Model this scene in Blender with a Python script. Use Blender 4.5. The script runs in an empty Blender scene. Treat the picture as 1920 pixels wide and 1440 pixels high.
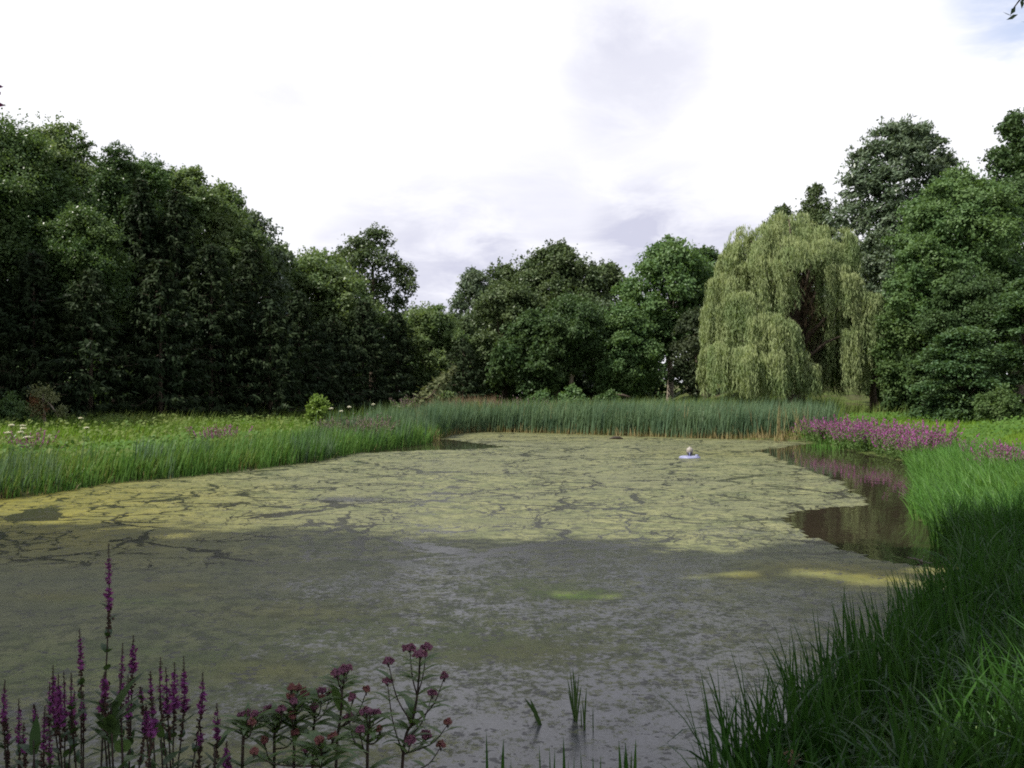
import bpy, math, random
import numpy as np
from mathutils import Vector

# ------------------------------------------------------------------ camera, world, sun
sc = bpy.context.scene
col = sc.collection
PI = math.pi
CAM_H, FPX, YH = 2.2, 1800.0, 738.0

cd = bpy.data.cameras.new('camera')
cd.sensor_width = 36.0
cd.lens = FPX / 1920 * 36.0
cd.clip_start, cd.clip_end = 0.05, 3000
cam = bpy.data.objects.new('camera', cd)
cam.location = (0, 0, CAM_H)
cam.rotation_euler = (math.radians(90) + math.atan((YH - 720) / FPX), 0, 0)
col.objects.link(cam)
sc.camera = cam

SUN_EL, SUN_H = math.radians(52), (-0.92, -0.392)          # horizontal direction towards the sun
sl = bpy.data.lights.new('sun', 'SUN')
sl.energy, sl.angle, sl.color = 5.0, math.radians(0.6), (1.0, 0.95, 0.86)
sun = bpy.data.objects.new('sun', sl)
_sd = Vector((SUN_H[0] * math.cos(SUN_EL), SUN_H[1] * math.cos(SUN_EL), math.sin(SUN_EL)))
sun.rotation_euler = _sd.to_track_quat('Z', 'Y').to_euler()
sun.location = _sd * 60
col.objects.link(sun)

sc.view_settings.view_transform = 'Standard'
sc.view_settings.look = 'None'
sc.view_settings.exposure = 0.50
sc.view_settings.gamma = 1.0
sc.cycles.max_bounces = 6
sc.cycles.diffuse_bounces = 3
sc.cycles.glossy_bounces = 3
sc.cycles.transmission_bounces = 4
sc.cycles.filter_width = 1.9
sc.cycles.use_denoising = False
sc.cycles.sample_clamp_indirect = 4.0


class NT:
    """small helper for node trees"""
    def __init__(self, nt):
        self.nt = nt
        nt.nodes.clear()

    def n(self, kind, **kw):
        nd = self.nt.nodes.new(kind)
        for k, v in kw.items():
            if k == 'ins':
                for kk, vv in v.items():
                    self.set(nd.inputs[kk], vv)
            else:
                setattr(nd, k, v)
        return nd

    def set(self, sock, v):
        if isinstance(v, bpy.types.NodeSocket):
            self.nt.links.new(v, sock)
        elif v is not None:
            if hasattr(sock, 'default_value'):
                try:
                    sock.default_value = v
                except Exception:
                    sock.default_value = tuple(v) + (1,) if len(tuple(v)) == 3 else v

    def math(self, op, a, b=None, c=None, clamp=False):
        nd = self.n('ShaderNodeMath', operation=op, use_clamp=clamp)
        self.set(nd.inputs[0], a)
        if b is not None: self.set(nd.inputs[1], b)
        if c is not None: self.set(nd.inputs[2], c)
        return nd.outputs[0]

    def vmath(self, op, a, b=None):
        nd = self.n('ShaderNodeVectorMath', operation=op)
        self.set(nd.inputs[0], a)
        if b is not None: self.set(nd.inputs[1], b)
        return nd.outputs['Value'] if op in ('DOT_PRODUCT', 'LENGTH', 'DISTANCE') else nd.outputs[0]

    def ramp(self, x, lo, hi, a=0.0, b=1.0, smooth=True):
        nd = self.n('ShaderNodeMapRange', interpolation_type='SMOOTHSTEP' if smooth else 'LINEAR')
        self.set(nd.inputs[0], x)
        for i, v in ((1, lo), (2, hi), (3, a), (4, b)):
            nd.inputs[i].default_value = v
        return nd.outputs[0]

    def mixc(self, f, a, b, blend='MIX'):
        nd = self.n('ShaderNodeMix', data_type='RGBA', blend_type=blend)
        self.set(nd.inputs[0], f)
        self.set(nd.inputs[6], a if isinstance(a, bpy.types.NodeSocket) else tuple(a) + (1,))
        self.set(nd.inputs[7], b if isinstance(b, bpy.types.NodeSocket) else tuple(b) + (1,))
        return nd.outputs[2]

    def noise(self, vec, scale, detail=3, rough=0.55, dist=0.0):
        nd = self.n('ShaderNodeTexNoise')
        self.set(nd.inputs['Vector'], vec)
        nd.inputs['Scale'].default_value = scale
        nd.inputs['Detail'].default_value = detail
        nd.inputs['Roughness'].default_value = rough
        nd.inputs['Distortion'].default_value = dist
        return nd.outputs[0]

    def vec(self, x, y, z):
        nd = self.n('ShaderNodeCombineXYZ')
        self.set(nd.inputs[0], x); self.set(nd.inputs[1], y); self.set(nd.inputs[2], z)
        return nd.outputs[0]


# sky: Nishita daylight behind a bright, broken cloud layer
world = bpy.data.worlds.new('World')
sc.world = world
world.use_nodes = True
t = NT(world.node_tree)
sky = t.n('ShaderNodeTexSky', sky_type='NISHITA', sun_disc=False)
sky.sun_elevation = SUN_EL
sky.sun_rotation = math.atan2(SUN_H[0], SUN_H[1]) % (2 * PI)
sky.air_density, sky.dust_density, sky.ozone_density = 1.0, 1.5, 1.0
dirv = t.n('ShaderNodeTexCoord').outputs['Generated']
sep = t.n('ShaderNodeSeparateXYZ'); t.set(sep.inputs[0], dirv)
zz = t.math('ADD', t.math('MAXIMUM', sep.outputs[2], 0.0), 0.22)
cv = t.vec(t.math('DIVIDE', sep.outputs[0], zz), t.math('DIVIDE', sep.outputs[1], zz), 0.0)


def spot(dx, dz, inner, outer):
    d = Vector((dx, 1, dz)).normalized()
    dt = t.vmath('DOT_PRODUCT', dirv, tuple(d))
    return t.ramp(dt, math.cos(math.radians(outer)), math.cos(math.radians(inner)))


cn = t.noise(cv, 1.1, 6, 0.55, 0.3)
cf = t.noise(cv, 3.3, 7, 0.6, 0.5)
grey = t.math('ADD', t.math('MULTIPLY', t.ramp(cn, 0.45, 0.72), 0.40), 0.0)
for a in ((0.13, 0.345, 1.0, 6.0, 0.55), (0.05, 0.17, 1, 8, 0.35), (-0.10, 0.12, 1, 7.5, 0.7), (0.18, 0.15, 1, 6.5, 0.68), (-0.3, 0.30, 1, 6, 0.12)):
    grey = t.math('ADD', grey, t.math('MULTIPLY', spot(*a[:4]), a[4]))
grey = t.math('MULTIPLY', grey, t.ramp(cf, 0.30, 0.62, 0.35, 1.1), clamp=True)
cloud = t.mixc(grey, (11.0, 11.0, 11.5), (6.6, 6.7, 8.2))
hole = t.math('MULTIPLY', spot(0.57, 0.44, 0.2, 6.5), t.ramp(cf, 0.34, 0.60))
hole = t.math('ADD', hole, t.math('MULTIPLY', t.ramp(cn, 0.30, 0.22), 0.25), clamp=True)
blue = t.mixc(0.45, t.mixc(1.0, sky.outputs[0], (1.9, 1.9, 1.9), 'MULTIPLY'), (5.0, 6.0, 9.5))
up = t.math('MULTIPLY', t.ramp(sep.outputs[2], .42, .72), t.ramp(cn, .30, .62, .95, .70))
skyc = t.mixc(up, t.mixc(t.math('MULTIPLY', hole, .75), cloud, blue), t.mixc(.35, blue, (4.2, 4.3, 5.2)))
bg = t.n('ShaderNodeBackground', ins={'Color': skyc, 'Strength': 0.071})
t.nt.links.new(bg.outputs[0], t.n('ShaderNodeOutputWorld').inputs[0])

# ------------------------------------------------------------------ helpers
rng = np.random.default_rng(7)


def P(px, py, d):
    """the place a given distance away that is seen at this spot of a 1920x1440 frame"""
    return np.array(((px - 960) / FPX * d, d, CAM_H + (YH - py) / FPX * d))


def G(px, py):
    d = FPX * CAM_H / (py - YH)
    return ((px - 960) / FPX * d, d)


def nrm(a):
    return a / np.maximum(np.linalg.norm(a, axis=-1, keepdims=True), 1e-9)


def wob(x, y, s=1.0, k=0.0):
    return (np.sin(x * 1.7 * s + 1.3 + k) * np.cos(y * 1.3 * s + .7 * k) + .6 * np.sin(x * 3.1 * s - y * 2.3 * s + 2.1 + k)
            + .4 * np.sin(x * 5.9 * s + y * 5.1 * s + k * 2) + .25 * np.sin(y * 11.3 * s - x * 9.7 * s)) / 2.25


class MB:
    def __init__(self):
        self.V, self.Fq, self.Ft, self.A, self.T, self.n = [], [], [], [], [], 0

    def add(self, V, quads=None, tris=None, v=0.0, tint=0.5):
        V = np.asarray(V, float).reshape(-1, 3)
        k = len(V)
        if quads is not None and len(quads): self.Fq.append(np.asarray(quads, np.int64).reshape(-1, 4) + self.n)
        if tris is not None and len(tris): self.Ft.append(np.asarray(tris, np.int64).reshape(-1, 3) + self.n)
        self.V.append(V)
        self.A.append(np.broadcast_to(np.asarray(v, float), (k,)))
        self.T.append(np.broadcast_to(np.asarray(tint, float), (k,)))
        self.n += k

    def leaves(self, C, N, D, L, W, tint=None):
        C = np.asarray(C, float); k = len(C)
        if k == 0: return
        N = nrm(np.asarray(N, float)); D = np.asarray(D, float)
        D = nrm(D - N * (D * N).sum(1, keepdims=True))
        S = np.cross(N, D)
        L = np.broadcast_to(L, (k,))[:, None]; W = np.broadcast_to(W, (k,))[:, None]
        V = np.stack([C - D * L * .5, C + S * W * .5 - D * L * .06, C + D * L * .5, C - S * W * .5 - D * L * .06], 1)
        if tint is None: tint = rng.random(k)
        self.add(V.reshape(-1, 3), np.arange(4 * k).reshape(-1, 4), v=np.tile([0, .5, 1, .5], k), tint=np.repeat(np.broadcast_to(tint, (k,)), 4))

    def blades(self, B, h, w, az, lean=0.2, bend=0.6, nseg=3, twist=0.5, tint=None, belly=0.0, pw=2.2, face=None):
        B = np.asarray(B, float); k = len(B)
        if k == 0: return
        f = lambda a: np.broadcast_to(np.asarray(a, float), (k,))
        h, w, az, lean, bend = f(h), f(w), f(az), f(lean), f(bend)
        s = np.linspace(0, 1, nseg + 1)
        th = lean[:, None] + bend[:, None] * s[None] ** 1.6
        thm = (th[:, 1:] + th[:, :-1]) / 2
        dr = np.concatenate([np.zeros((k, 1)), np.cumsum(np.sin(thm), 1)], 1) * h[:, None] / nseg
        dz = np.concatenate([np.zeros((k, 1)), np.cumsum(np.cos(thm), 1)], 1) * h[:, None] / nseg
        X = np.stack([B[:, :1] + dr * np.cos(az)[:, None], B[:, 1:2] + dr * np.sin(az)[:, None], B[:, 2:] + dz], 2)
        ya = az + PI / 2 + (rng.random(k) - .5) * 2 * twist
        if face is not None: ya = face + (rng.random(k) - .5) * 2 * twist
        side = np.stack([np.cos(ya), np.sin(ya), np.zeros(k)], 1)[:, None, :]
        prof = np.clip((1 - s ** pw) * (1 + belly * (np.sin(PI * np.clip(s, 0, 1)) - .2)), .04, 9)
        off = side * (w[:, None, None] * .5 * prof[None, :, None])
        V = np.stack([X - off, X + off], 2)                                # k, nseg+1, 2, 3
        i = np.arange(nseg)
        q = np.stack([2 * i, 2 * i + 1, 2 * i + 3, 2 * i + 2], 1)
        Q = (q[None] + (np.arange(k) * (nseg + 1) * 2)[:, None, None]).reshape(-1, 4)
        if tint is None: tint = rng.random(k)
        self.add(V.reshape(-1, 3), Q, v=np.tile(np.repeat(s, 2), k), tint=np.repeat(f(tint), (nseg + 1) * 2))

    def tube(self, pts, r, n=7, tint=.5, cap=True):
        pts = np.asarray(pts, float); m = len(pts)
        r = np.broadcast_to(r, (m,))
        T = nrm(np.gradient(pts, axis=0))
        ref = np.array([0, 0, 1.0]) if abs(T[0, 2]) < .8 else np.array([1.0, 0, 0])
        U = nrm(np.cross(T, ref)); W = np.cross(T, U)
        a = np.arange(n) / n * 2 * PI
        V = pts[:, None] + r[:, None, None] * (U[:, None] * np.cos(a)[None, :, None] + W[:, None] * np.sin(a)[None, :, None])
        q = [[i * n + j, i * n + (j + 1) % n, (i + 1) * n + (j + 1) % n, (i + 1) * n + j] for i in range(m - 1) for j in range(n)]
        tr = [[(m - 1) * n, (m - 1) * n + j, (m - 1) * n + j + 1] for j in range(1, n - 1)] if cap else []
        self.add(V.reshape(-1, 3), q, tr, v=np.repeat(np.linspace(0, 1, m), n), tint=tint)

    def lathe(self, prof, n=24, at=(0, 0, 0)):
        prof = np.asarray(prof, float); m = len(prof)
        a = np.arange(n) / n * 2 * PI
        V = np.stack([prof[:, :1] * np.cos(a), prof[:, :1] * np.sin(a), np.repeat(prof[:, 1:], n, 1)], 2) + np.asarray(at)
        q = [[i * n + j, i * n + (j + 1) % n, (i + 1) * n + (j + 1) % n, (i + 1) * n + j] for i in range(m - 1) for j in range(n)]
        self.add(V.reshape(-1, 3), q)

    def balls(self, C, r, tint=None):
        """small octahedron-based buds"""
        C = np.asarray(C, float); k = len(C)
        o = nrm(np.array([[0, 0, 1], [1, 0, .25], [0, 1, .25], [-1, 0, .25], [0, -1, .25], [.6, .6, -.6], [-.6, .6, -.6], [-.6, -.6, -.6], [.6, -.6, -.6]], float))
        tr = np.array([[0, 1, 2], [0, 2, 3], [0, 3, 4], [0, 4, 1], [1, 5, 2], [2, 6, 3], [3, 7, 4], [4, 8, 1], [2, 5, 6], [3, 6, 7], [4, 7, 8], [1, 8, 5], [5, 7, 6], [5, 8, 7]])
        r = np.broadcast_to(r, (k,))
        V = C[:, None] + o[None] * r[:, None, None]
        if tint is None: tint = rng.random(k)
        self.add(V.reshape(-1, 3), None, (tr[None] + (np.arange(k) * 9)[:, None, None]).reshape(-1, 3), tint=np.repeat(np.broadcast_to(tint, (k,)), 9))

    def build(self, name, mat, parent=None, smooth=False):
        V = np.concatenate(self.V); fq = np.concatenate(self.Fq) if self.Fq else np.zeros((0, 4), np.int64)
        ft = np.concatenate(self.Ft) if self.Ft else np.zeros((0, 3), np.int64)
        me = bpy.data.meshes.new(name)
        me.vertices.add(len(V)); me.vertices.foreach_set('co', V.astype(np.float32).ravel())
        me.loops.add(fq.size + ft.size)
        me.loops.foreach_set('vertex_index', np.concatenate([fq.ravel(), ft.ravel()]).astype(np.int32))
        me.polygons.add(len(fq) + len(ft))
        st = np.concatenate([np.arange(len(fq)) * 4, fq.size + np.arange(len(ft)) * 3]).astype(np.int32)
        me.polygons.foreach_set('loop_start', st)
        if smooth: me.polygons.foreach_set('use_smooth', np.ones(len(st), bool))
        me.update(calc_edges=True)
        for nm, arr in (('along', self.A), ('tint', self.T)):
            at = me.attributes.new(nm, 'FLOAT', 'POINT')
            at.data.foreach_set('value', np.concatenate(arr).astype(np.float32))
        me.materials.append(mat)
        o = bpy.data.objects.new(name, me)
        col.objects.link(o)
        if parent is not None: o.parent = parent
        return o


def tag(o, label=None, cat=None, group=None, kind=None):
    if label: o['label'] = label
    if cat: o['category'] = cat
    if group: o['group'] = group
    if kind: o['kind'] = kind
    return o


def thing(name, label, cat, loc=(0, 0, 0), group=None, rotz=0.0):
    o = bpy.data.objects.new(name, None)
    o.empty_display_size = .2
    o.location = loc; o.rotation_euler = (0, 0, rotz)
    col.objects.link(o)
    return tag(o, label, cat, group)


def dup(root, loc, rotz=0.0, scale=1.0, label=None, group=None):
    r = root.copy(); col.objects.link(r)
    r.location = loc; r.rotation_euler = (0, 0, rotz)
    r.scale = scale if hasattr(scale, '__len__') else (scale,) * 3
    if label: r['label'] = label
    if group: r['group'] = group
    for ch in list(root.children):
        c = ch.copy(); col.objects.link(c); c.parent = r
        for g in ch.children:
            d = g.copy(); col.objects.link(d); d.parent = c
    return r


# ------------------------------------------------------------------ materials
MATS = {}


def leaf_mat(name, c1, c2, trans=0.35, gloss=0.05, rough=0.38, base=None, base_to=0.3, patch=0.5, tip=None, tscale=0.45):
    """foliage: two leaf colours mixed by leaf and by patch, light passing through, faint sheen"""
    m = bpy.data.materials.new(name); m.use_nodes = True
    t = NT(m.node_tree)
    at = t.n('ShaderNodeAttribute', attribute_name='tint').outputs['Fac']
    al = t.n('ShaderNodeAttribute', attribute_name='along').outputs['Fac']
    geo = t.n('ShaderNodeNewGeometry')
    big = t.noise(geo.outputs['Position'], tscale, 2)
    f = t.math('ADD', t.math('MULTIPLY', at, 1 - patch), t.math('MULTIPLY', t.ramp(big, .35, .65), patch), clamp=True)
    c = t.mixc(f, c1, c2)
    if base is not None:
        c = t.mixc(t.ramp(t.math('ADD', al, t.math('MULTIPLY', at, base_to * .5)), base_to * .35, base_to, 1, 0), c, base)
    if tip is not None:
        c = t.mixc(t.ramp(al, .75, 1.0), c, tip)
    d = t.n('ShaderNodeBsdfDiffuse', ins={'Color': c})
    tl = t.n('ShaderNodeBsdfTranslucent', ins={'Color': t.mixc(1.0, c, (1.15, 1.2, .6), 'MULTIPLY')})
    g = t.n('ShaderNodeBsdfGlossy', ins={'Color': (1, 1, 1, 1), 'Roughness': rough})
    a = t.n('ShaderNodeMixShader', ins={0: trans, 1: d.outputs[0], 2: tl.outputs[0]})
    fr = t.n('ShaderNodeLayerWeight', ins={'Blend': .25}).outputs['Fresnel']
    b = t.n('ShaderNodeMixShader', ins={0: t.math('MULTIPLY', t.math('ADD', fr, .12), gloss * .55, clamp=True), 1: a.outputs[0], 2: g.outputs[0]})
    t.nt.links.new(b.outputs[0], t.n('ShaderNodeOutputMaterial').inputs[0])
    return m


def solid_mat(name, c1, c2, rough=.8, scale=6.0, spec=.3, bump=.0, stretch=(1, 1, 1)):
    m = bpy.data.materials.new(name); m.use_nodes = True
    t = NT(m.node_tree)
    co = t.n('ShaderNodeTexCoord').outputs['Object']
    co = t.vmath('MULTIPLY', co, stretch)
    n1 = t.noise(co, scale, 6, .6)
    p = t.n('ShaderNodeBsdfPrincipled', ins={'Base Color': t.mixc(t.ramp(n1, .3, .7), c1, c2), 'Roughness': rough, 'Specular IOR Level': spec})
    if bump:
        b = t.n('ShaderNodeBump', ins={'Height': n1, 'Strength': bump, 'Distance': .05})
        t.nt.links.new(b.outputs[0], p.inputs['Normal'])
    t.nt.links.new(p.outputs[0], t.n('ShaderNodeOutputMaterial').inputs[0])
    return m


M = MATS
M['bark'] = solid_mat('bark', (.06, .045, .035), (.13, .105, .08), .9, 5, .1, .8, (1, 1, .25))
M['pale_bark'] = solid_mat('pale_bark', (.16, .13, .10), (.30, .26, .21), .9, 5, .1, .6, (1, 1, .25))
M['spruce'] = leaf_mat('spruce_needles', (.017, .030, .015), (.037, .053, .025), .15, .012, .5)
M['spruce_tip'] = leaf_mat('spruce_pale', (.19, .20, .10), (.11, .135, .065), .25, .03, .5)
M['maple_dark'] = leaf_mat('leaf_dark', (.044, .082, .032), (.082, .128, .050), .3, .05)
M['maple_mid'] = leaf_mat('leaf_mid', (.060, .112, .040), (.112, .165, .060), .33, .05)
M['maple_light'] = leaf_mat('leaf_light', (.072, .135, .052), (.130, .200, .076), .35, .05)
M['pale_leaf'] = leaf_mat('leaf_pale', (.095, .150, .060), (.170, .220, .095), .38, .05)
M['oak'] = leaf_mat('leaf_oak', (.060, .092, .040), (.108, .142, .062), .25, .06)
M['grey_leaf'] = leaf_mat('leaf_grey', (.070, .108, .060), (.130, .165, .105), .25, .10, .32)
M['silver'] = leaf_mat('leaf_silver', (.064, .102, .055), (.145, .185, .115), .2, .12, .3, patch=.3)
M['willow'] = leaf_mat('leaf_willow', (.145, .215, .092), (.310, .348, .170), .33, .06, .4, patch=.45)
M['willow_dead'] = leaf_mat('willow_twigs', (.035, .026, .018), (.07, .052, .034), .1, .02)
M['purple_leaf'] = leaf_mat('leaf_purple', (.045, .065, .034), (.085, .102, .060), .25, .04)
M['bright'] = leaf_mat('leaf_bright', (.11, .19, .035), (.18, .26, .06), .38, .05)
M['hornbeam'] = leaf_mat('leaf_hornbeam', (.048, .098, .042), (.105, .165, .072), .3, .07)


# ------------------------------------------------------------------ terrain and pond
def smooth01(x, a, b):
    u = np.clip((np.asarray(x, float) - a) / (b - a), 0, 1)
    return u * u * (3 - 2 * u)


shore = [G(-260, 1010), G(-120, 958), G(0, 934), G(100, 920), G(200, 905), G(430, 885), G(600, 862), G(660, 848), G(790, 833), G(835, 813),
         G(900, 810), G(1000, 811), G(1150, 816), G(1300, 821), G(1500, 827), G(1580, 842), G(1650, 855), G(1715, 867), G(1730, 900), G(1733, 960),
         G(1760, 1020), (6.0, 12.3), (5.2, 10.7), (4.2, 9.2), (3.05, 7.4), (2.1, 6.2), (1.5, 5.4), (.8, 4.75), (-1.0, 4.5), (-3.0, 4.4), (-6, 4.8), (-10, 5.5), (-15, 7.5), (-18, 11)]
shore = np.array(shore)


def smooth_poly(p, it=2):
    for _ in range(it):
        q = np.roll(p, -1, 0)
        p = np.stack([p * .75 + q * .25, p * .25 + q * .75], 1).reshape(-1, 2)
    return p


SH = smooth_poly(shore, 2)


def poly_sd(x, y, poly):
    """signed distance to a polygon, negative inside"""
    x = np.asarray(x, float).ravel(); y = np.asarray(y, float).ravel()
    out = np.empty(len(x))
    a = poly; b = np.roll(poly, -1, 0); e = b - a; ee = (e ** 2).sum(1)
    for s in range(0, len(x), 20000):
        px, py = x[s:s + 20000, None], y[s:s + 20000, None]
        u = np.clip(((px - a[:, 0]) * e[:, 0] + (py - a[:, 1]) * e[:, 1]) / ee, 0, 1)
        d = np.sqrt(((px - a[:, 0] - u * e[:, 0]) ** 2 + (py - a[:, 1] - u * e[:, 1]) ** 2).min(1))
        c = ((a[:, 1] > py) != (b[:, 1] > py)) & (px < e[:, 0] * (py - a[:, 1]) / np.where(e[:, 1] == 0, 1e-9, e[:, 1]) + a[:, 0])
        out[s:s + 20000] = np.where(c.sum(1) % 2 == 1, -d, d)
    return out


def shore_sd(x, y):
    return poly_sd(x, y, SH) + .18 * wob(np.asarray(x, float).ravel(), np.asarray(y, float).ravel(), 1.1)


def ground_z(x, y, sd=None):
    x = np.asarray(x, float).ravel(); y = np.asarray(y, float).ravel()
    if sd is None: sd = shore_sd(x, y)
    near = smooth01(np.hypot(x, y), 9, 3.0)
    z = -.55 + .60 * smooth01(sd, -1.2, .1) + .10 * smooth01(sd, 0, 1.5) + .55 * smooth01(sd, 1, 15)
    z = z + near * .35 * smooth01(sd, .2, 2.0)
    z = z + 2.6 * smooth01(y, 66, 100) * smooth01(x, 15, 24) + .3 * smooth01(y, 60, 95)
    z = z + .05 * wob(x, y, .6) * smooth01(sd, 0, 3)
    return z


def nonuni(lo, hi, c0, c1, fine, growth=1.12):
    v = list(np.arange(c0, c1, fine))
    s = fine
    while v[-1] < hi: s *= growth; v.append(v[-1] + s)
    s = fine
    while v[0] > lo: s *= growth; v.insert(0, v[0] - s)
    return np.array(v)


def grid_mesh(name, xs, ys, zf, mat, keep=None, attrs=None):
    X, Y = np.meshgrid(xs, ys)
    V = np.stack([X.ravel(), Y.ravel(), zf(X.ravel(), Y.ravel())], 1)
    nx, ny = len(xs), len(ys)
    i, j = np.meshgrid(np.arange(nx - 1), np.arange(ny - 1))
    a = (j * nx + i).ravel()
    F = np.stack([a, a + 1, a + nx + 1, a + nx], 1)
    if keep is not None:
        F = F[keep(V)[F].all(1)]
        u, inv = np.unique(F, return_inverse=True)
        V = V[u]; F = inv.reshape(-1, 4)
    mb = MB(); mb.add(V, F)
    o = mb.build(name, mat, smooth=True)
    for nm, fn in (attrs or {}).items():
        at = o.data.attributes.new(nm, 'FLOAT', 'POINT')
        at.data.foreach_set('value', fn(V[:, 0], V[:, 1]).astype(np.float32))
    return o


def ground_material():
    m = bpy.data.materials.new('meadow_soil'); m.use_nodes = True
    t = NT(m.node_tree)
    p = t.n('ShaderNodeNewGeometry').outputs['Position']
    c = t.mixc(t.ramp(t.noise(p, 2.2, 5), .35, .65), (.035, .045, .016), (.075, .10, .026))
    c = t.mixc(t.ramp(t.noise(p, .5, 3), .45, .7), c, (.06, .05, .03))
    b = t.n('ShaderNodeBump', ins={'Height': t.noise(p, 9, 4), 'Strength': .6, 'Distance': .06})
    s = t.n('ShaderNodeBsdfPrincipled', ins={'Base Color': c, 'Roughness': .95, 'Specular IOR Level': .1, 'Normal': b.outputs[0]})
    t.nt.links.new(s.outputs[0], t.n('ShaderNodeOutputMaterial').inputs[0])
    return m


xs = nonuni(-400, 400, -20, 18, .35)
ys = nonuni(-250, 600, 2, 60, .35)
tag(grid_mesh('ground', xs, ys, lambda x, y: ground_z(x, y), ground_material()), kind='structure')


def water_material():
    m = bpy.data.materials.new('pond_water'); m.use_nodes = True
    t = NT(m.node_tree)
    p = t.n('ShaderNodeNewGeometry').outputs['Position']
    b = t.n('ShaderNodeBump', ins={'Height': t.noise(t.vmath('MULTIPLY', p, (1.0, .55, 1)), 2.5, 3), 'Strength': .035, 'Distance': .1})
    c = t.mixc(t.noise(p, .8, 3), (.022, .018, .012), (.034, .027, .018))
    s = t.n('ShaderNodeBsdfPrincipled', ins={'Base Color': c, 'Roughness': .035, 'IOR': 1.33, 'Normal': b.outputs[0]})
    t.nt.links.new(s.outputs[0], t.n('ShaderNodeOutputMaterial').inputs[0])
    return m


tag(grid_mesh('pond_water', np.arange(-22, 17, .5), np.arange(3.5, 56, .5), lambda x, y: x * 0, water_material(),
              keep=lambda V: poly_sd(V[:, 0], V[:, 1], SH) < .9), kind='structure')

OPEN_A = np.array([G(*q) for q in ((1430, 846), (1478, 866), (1530, 884), (1572, 900), (1604, 920), (1632, 947), (1572, 953), (1520, 957), (1482, 963), (1478, 974), (1497, 990),
                                   (1555, 1018), (1640, 1046), (1700, 1058), (1752, 1064), (1768, 1030), (1745, 985), (1790, 940), (1800, 860), (1700, 840), (1580, 830), (1500, 834))])
OPEN_B = np.array([G(*q) for q in ((660, 846), (740, 830), (840, 824), (900, 832), (948, 838), (880, 842.5), (780, 844.5), (690, 849))])


def to_px(x, y):
    return 960 + x / y * FPX, YH + CAM_H / y * FPX


def open_val(x, y):
    """how far a place lies inside open water"""
    n = .16 * wob(x, y * .6, 3.0) + .10 * wob(x, y * .5, 8.0, 3)
    a = -poly_sd(x, y, OPEN_A) + n * np.clip(y / 16, .6, 2.4)
    b = -poly_sd(x, y, OPEN_B) + n * 2.0
    return np.maximum(a, b)


def blob(px, py, cx, cy, rx, ry):
    return np.exp(-(((px - cx) / rx) ** 2 + ((py - cy) / ry) ** 2))


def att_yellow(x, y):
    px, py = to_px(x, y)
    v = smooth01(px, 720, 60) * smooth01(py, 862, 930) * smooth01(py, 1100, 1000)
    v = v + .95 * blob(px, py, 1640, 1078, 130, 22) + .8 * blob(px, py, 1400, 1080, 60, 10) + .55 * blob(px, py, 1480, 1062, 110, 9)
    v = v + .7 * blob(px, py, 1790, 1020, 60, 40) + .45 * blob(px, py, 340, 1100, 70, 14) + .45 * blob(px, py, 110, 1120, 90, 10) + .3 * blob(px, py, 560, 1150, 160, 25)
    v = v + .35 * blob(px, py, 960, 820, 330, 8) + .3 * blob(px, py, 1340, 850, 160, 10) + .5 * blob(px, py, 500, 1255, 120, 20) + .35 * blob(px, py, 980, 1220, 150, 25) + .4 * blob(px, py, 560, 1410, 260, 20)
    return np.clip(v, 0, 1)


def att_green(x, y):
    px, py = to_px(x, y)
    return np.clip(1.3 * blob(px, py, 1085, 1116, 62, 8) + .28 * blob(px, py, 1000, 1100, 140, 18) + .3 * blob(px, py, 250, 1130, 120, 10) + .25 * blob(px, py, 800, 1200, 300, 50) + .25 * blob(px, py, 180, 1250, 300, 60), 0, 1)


def att_cover(x, y):
    px, py = to_px(x, y)
    pw_ = py + 26 * wob(x, y, 1.1, 2) + .03 * (px - 900)
    v = .50 + .36 * smooth01(pw_, 1085, 955) + .22 * smooth01(px, 760, 200) * smooth01(py, 1440, 1000)
    v = v - .35 * blob(px, py, 620, 935, 190, 14) - .22 * blob(px, py, 1000, 985, 130, 10)
    v = v - .20 * blob(px, py, 1400, 990, 140, 18) - .14 * smooth01(py, 1200, 1400) * smooth01(px, 500, 1000)
    v = v - .16 * blob(px, py, 330, 1035, 260, 12) - .35 * blob(px, py, 900, 828, 200, 7) - .25 * blob(px, py, 1250, 835, 200, 7)
    v = v - .25 * blob(px, py, 640, 940, 120, 8)
    return v + .45 * att_yellow(x, y) + .3 * att_green(x, y)


def att_crack(x, y):
    px, py = to_px(x, y)
    return np.clip(smooth01(py, 1105, 985) * (.55 + .45 * smooth01(px, 300, 900)) + .35 * blob(px, py, 300, 1040, 350, 40), 0, 1)


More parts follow.
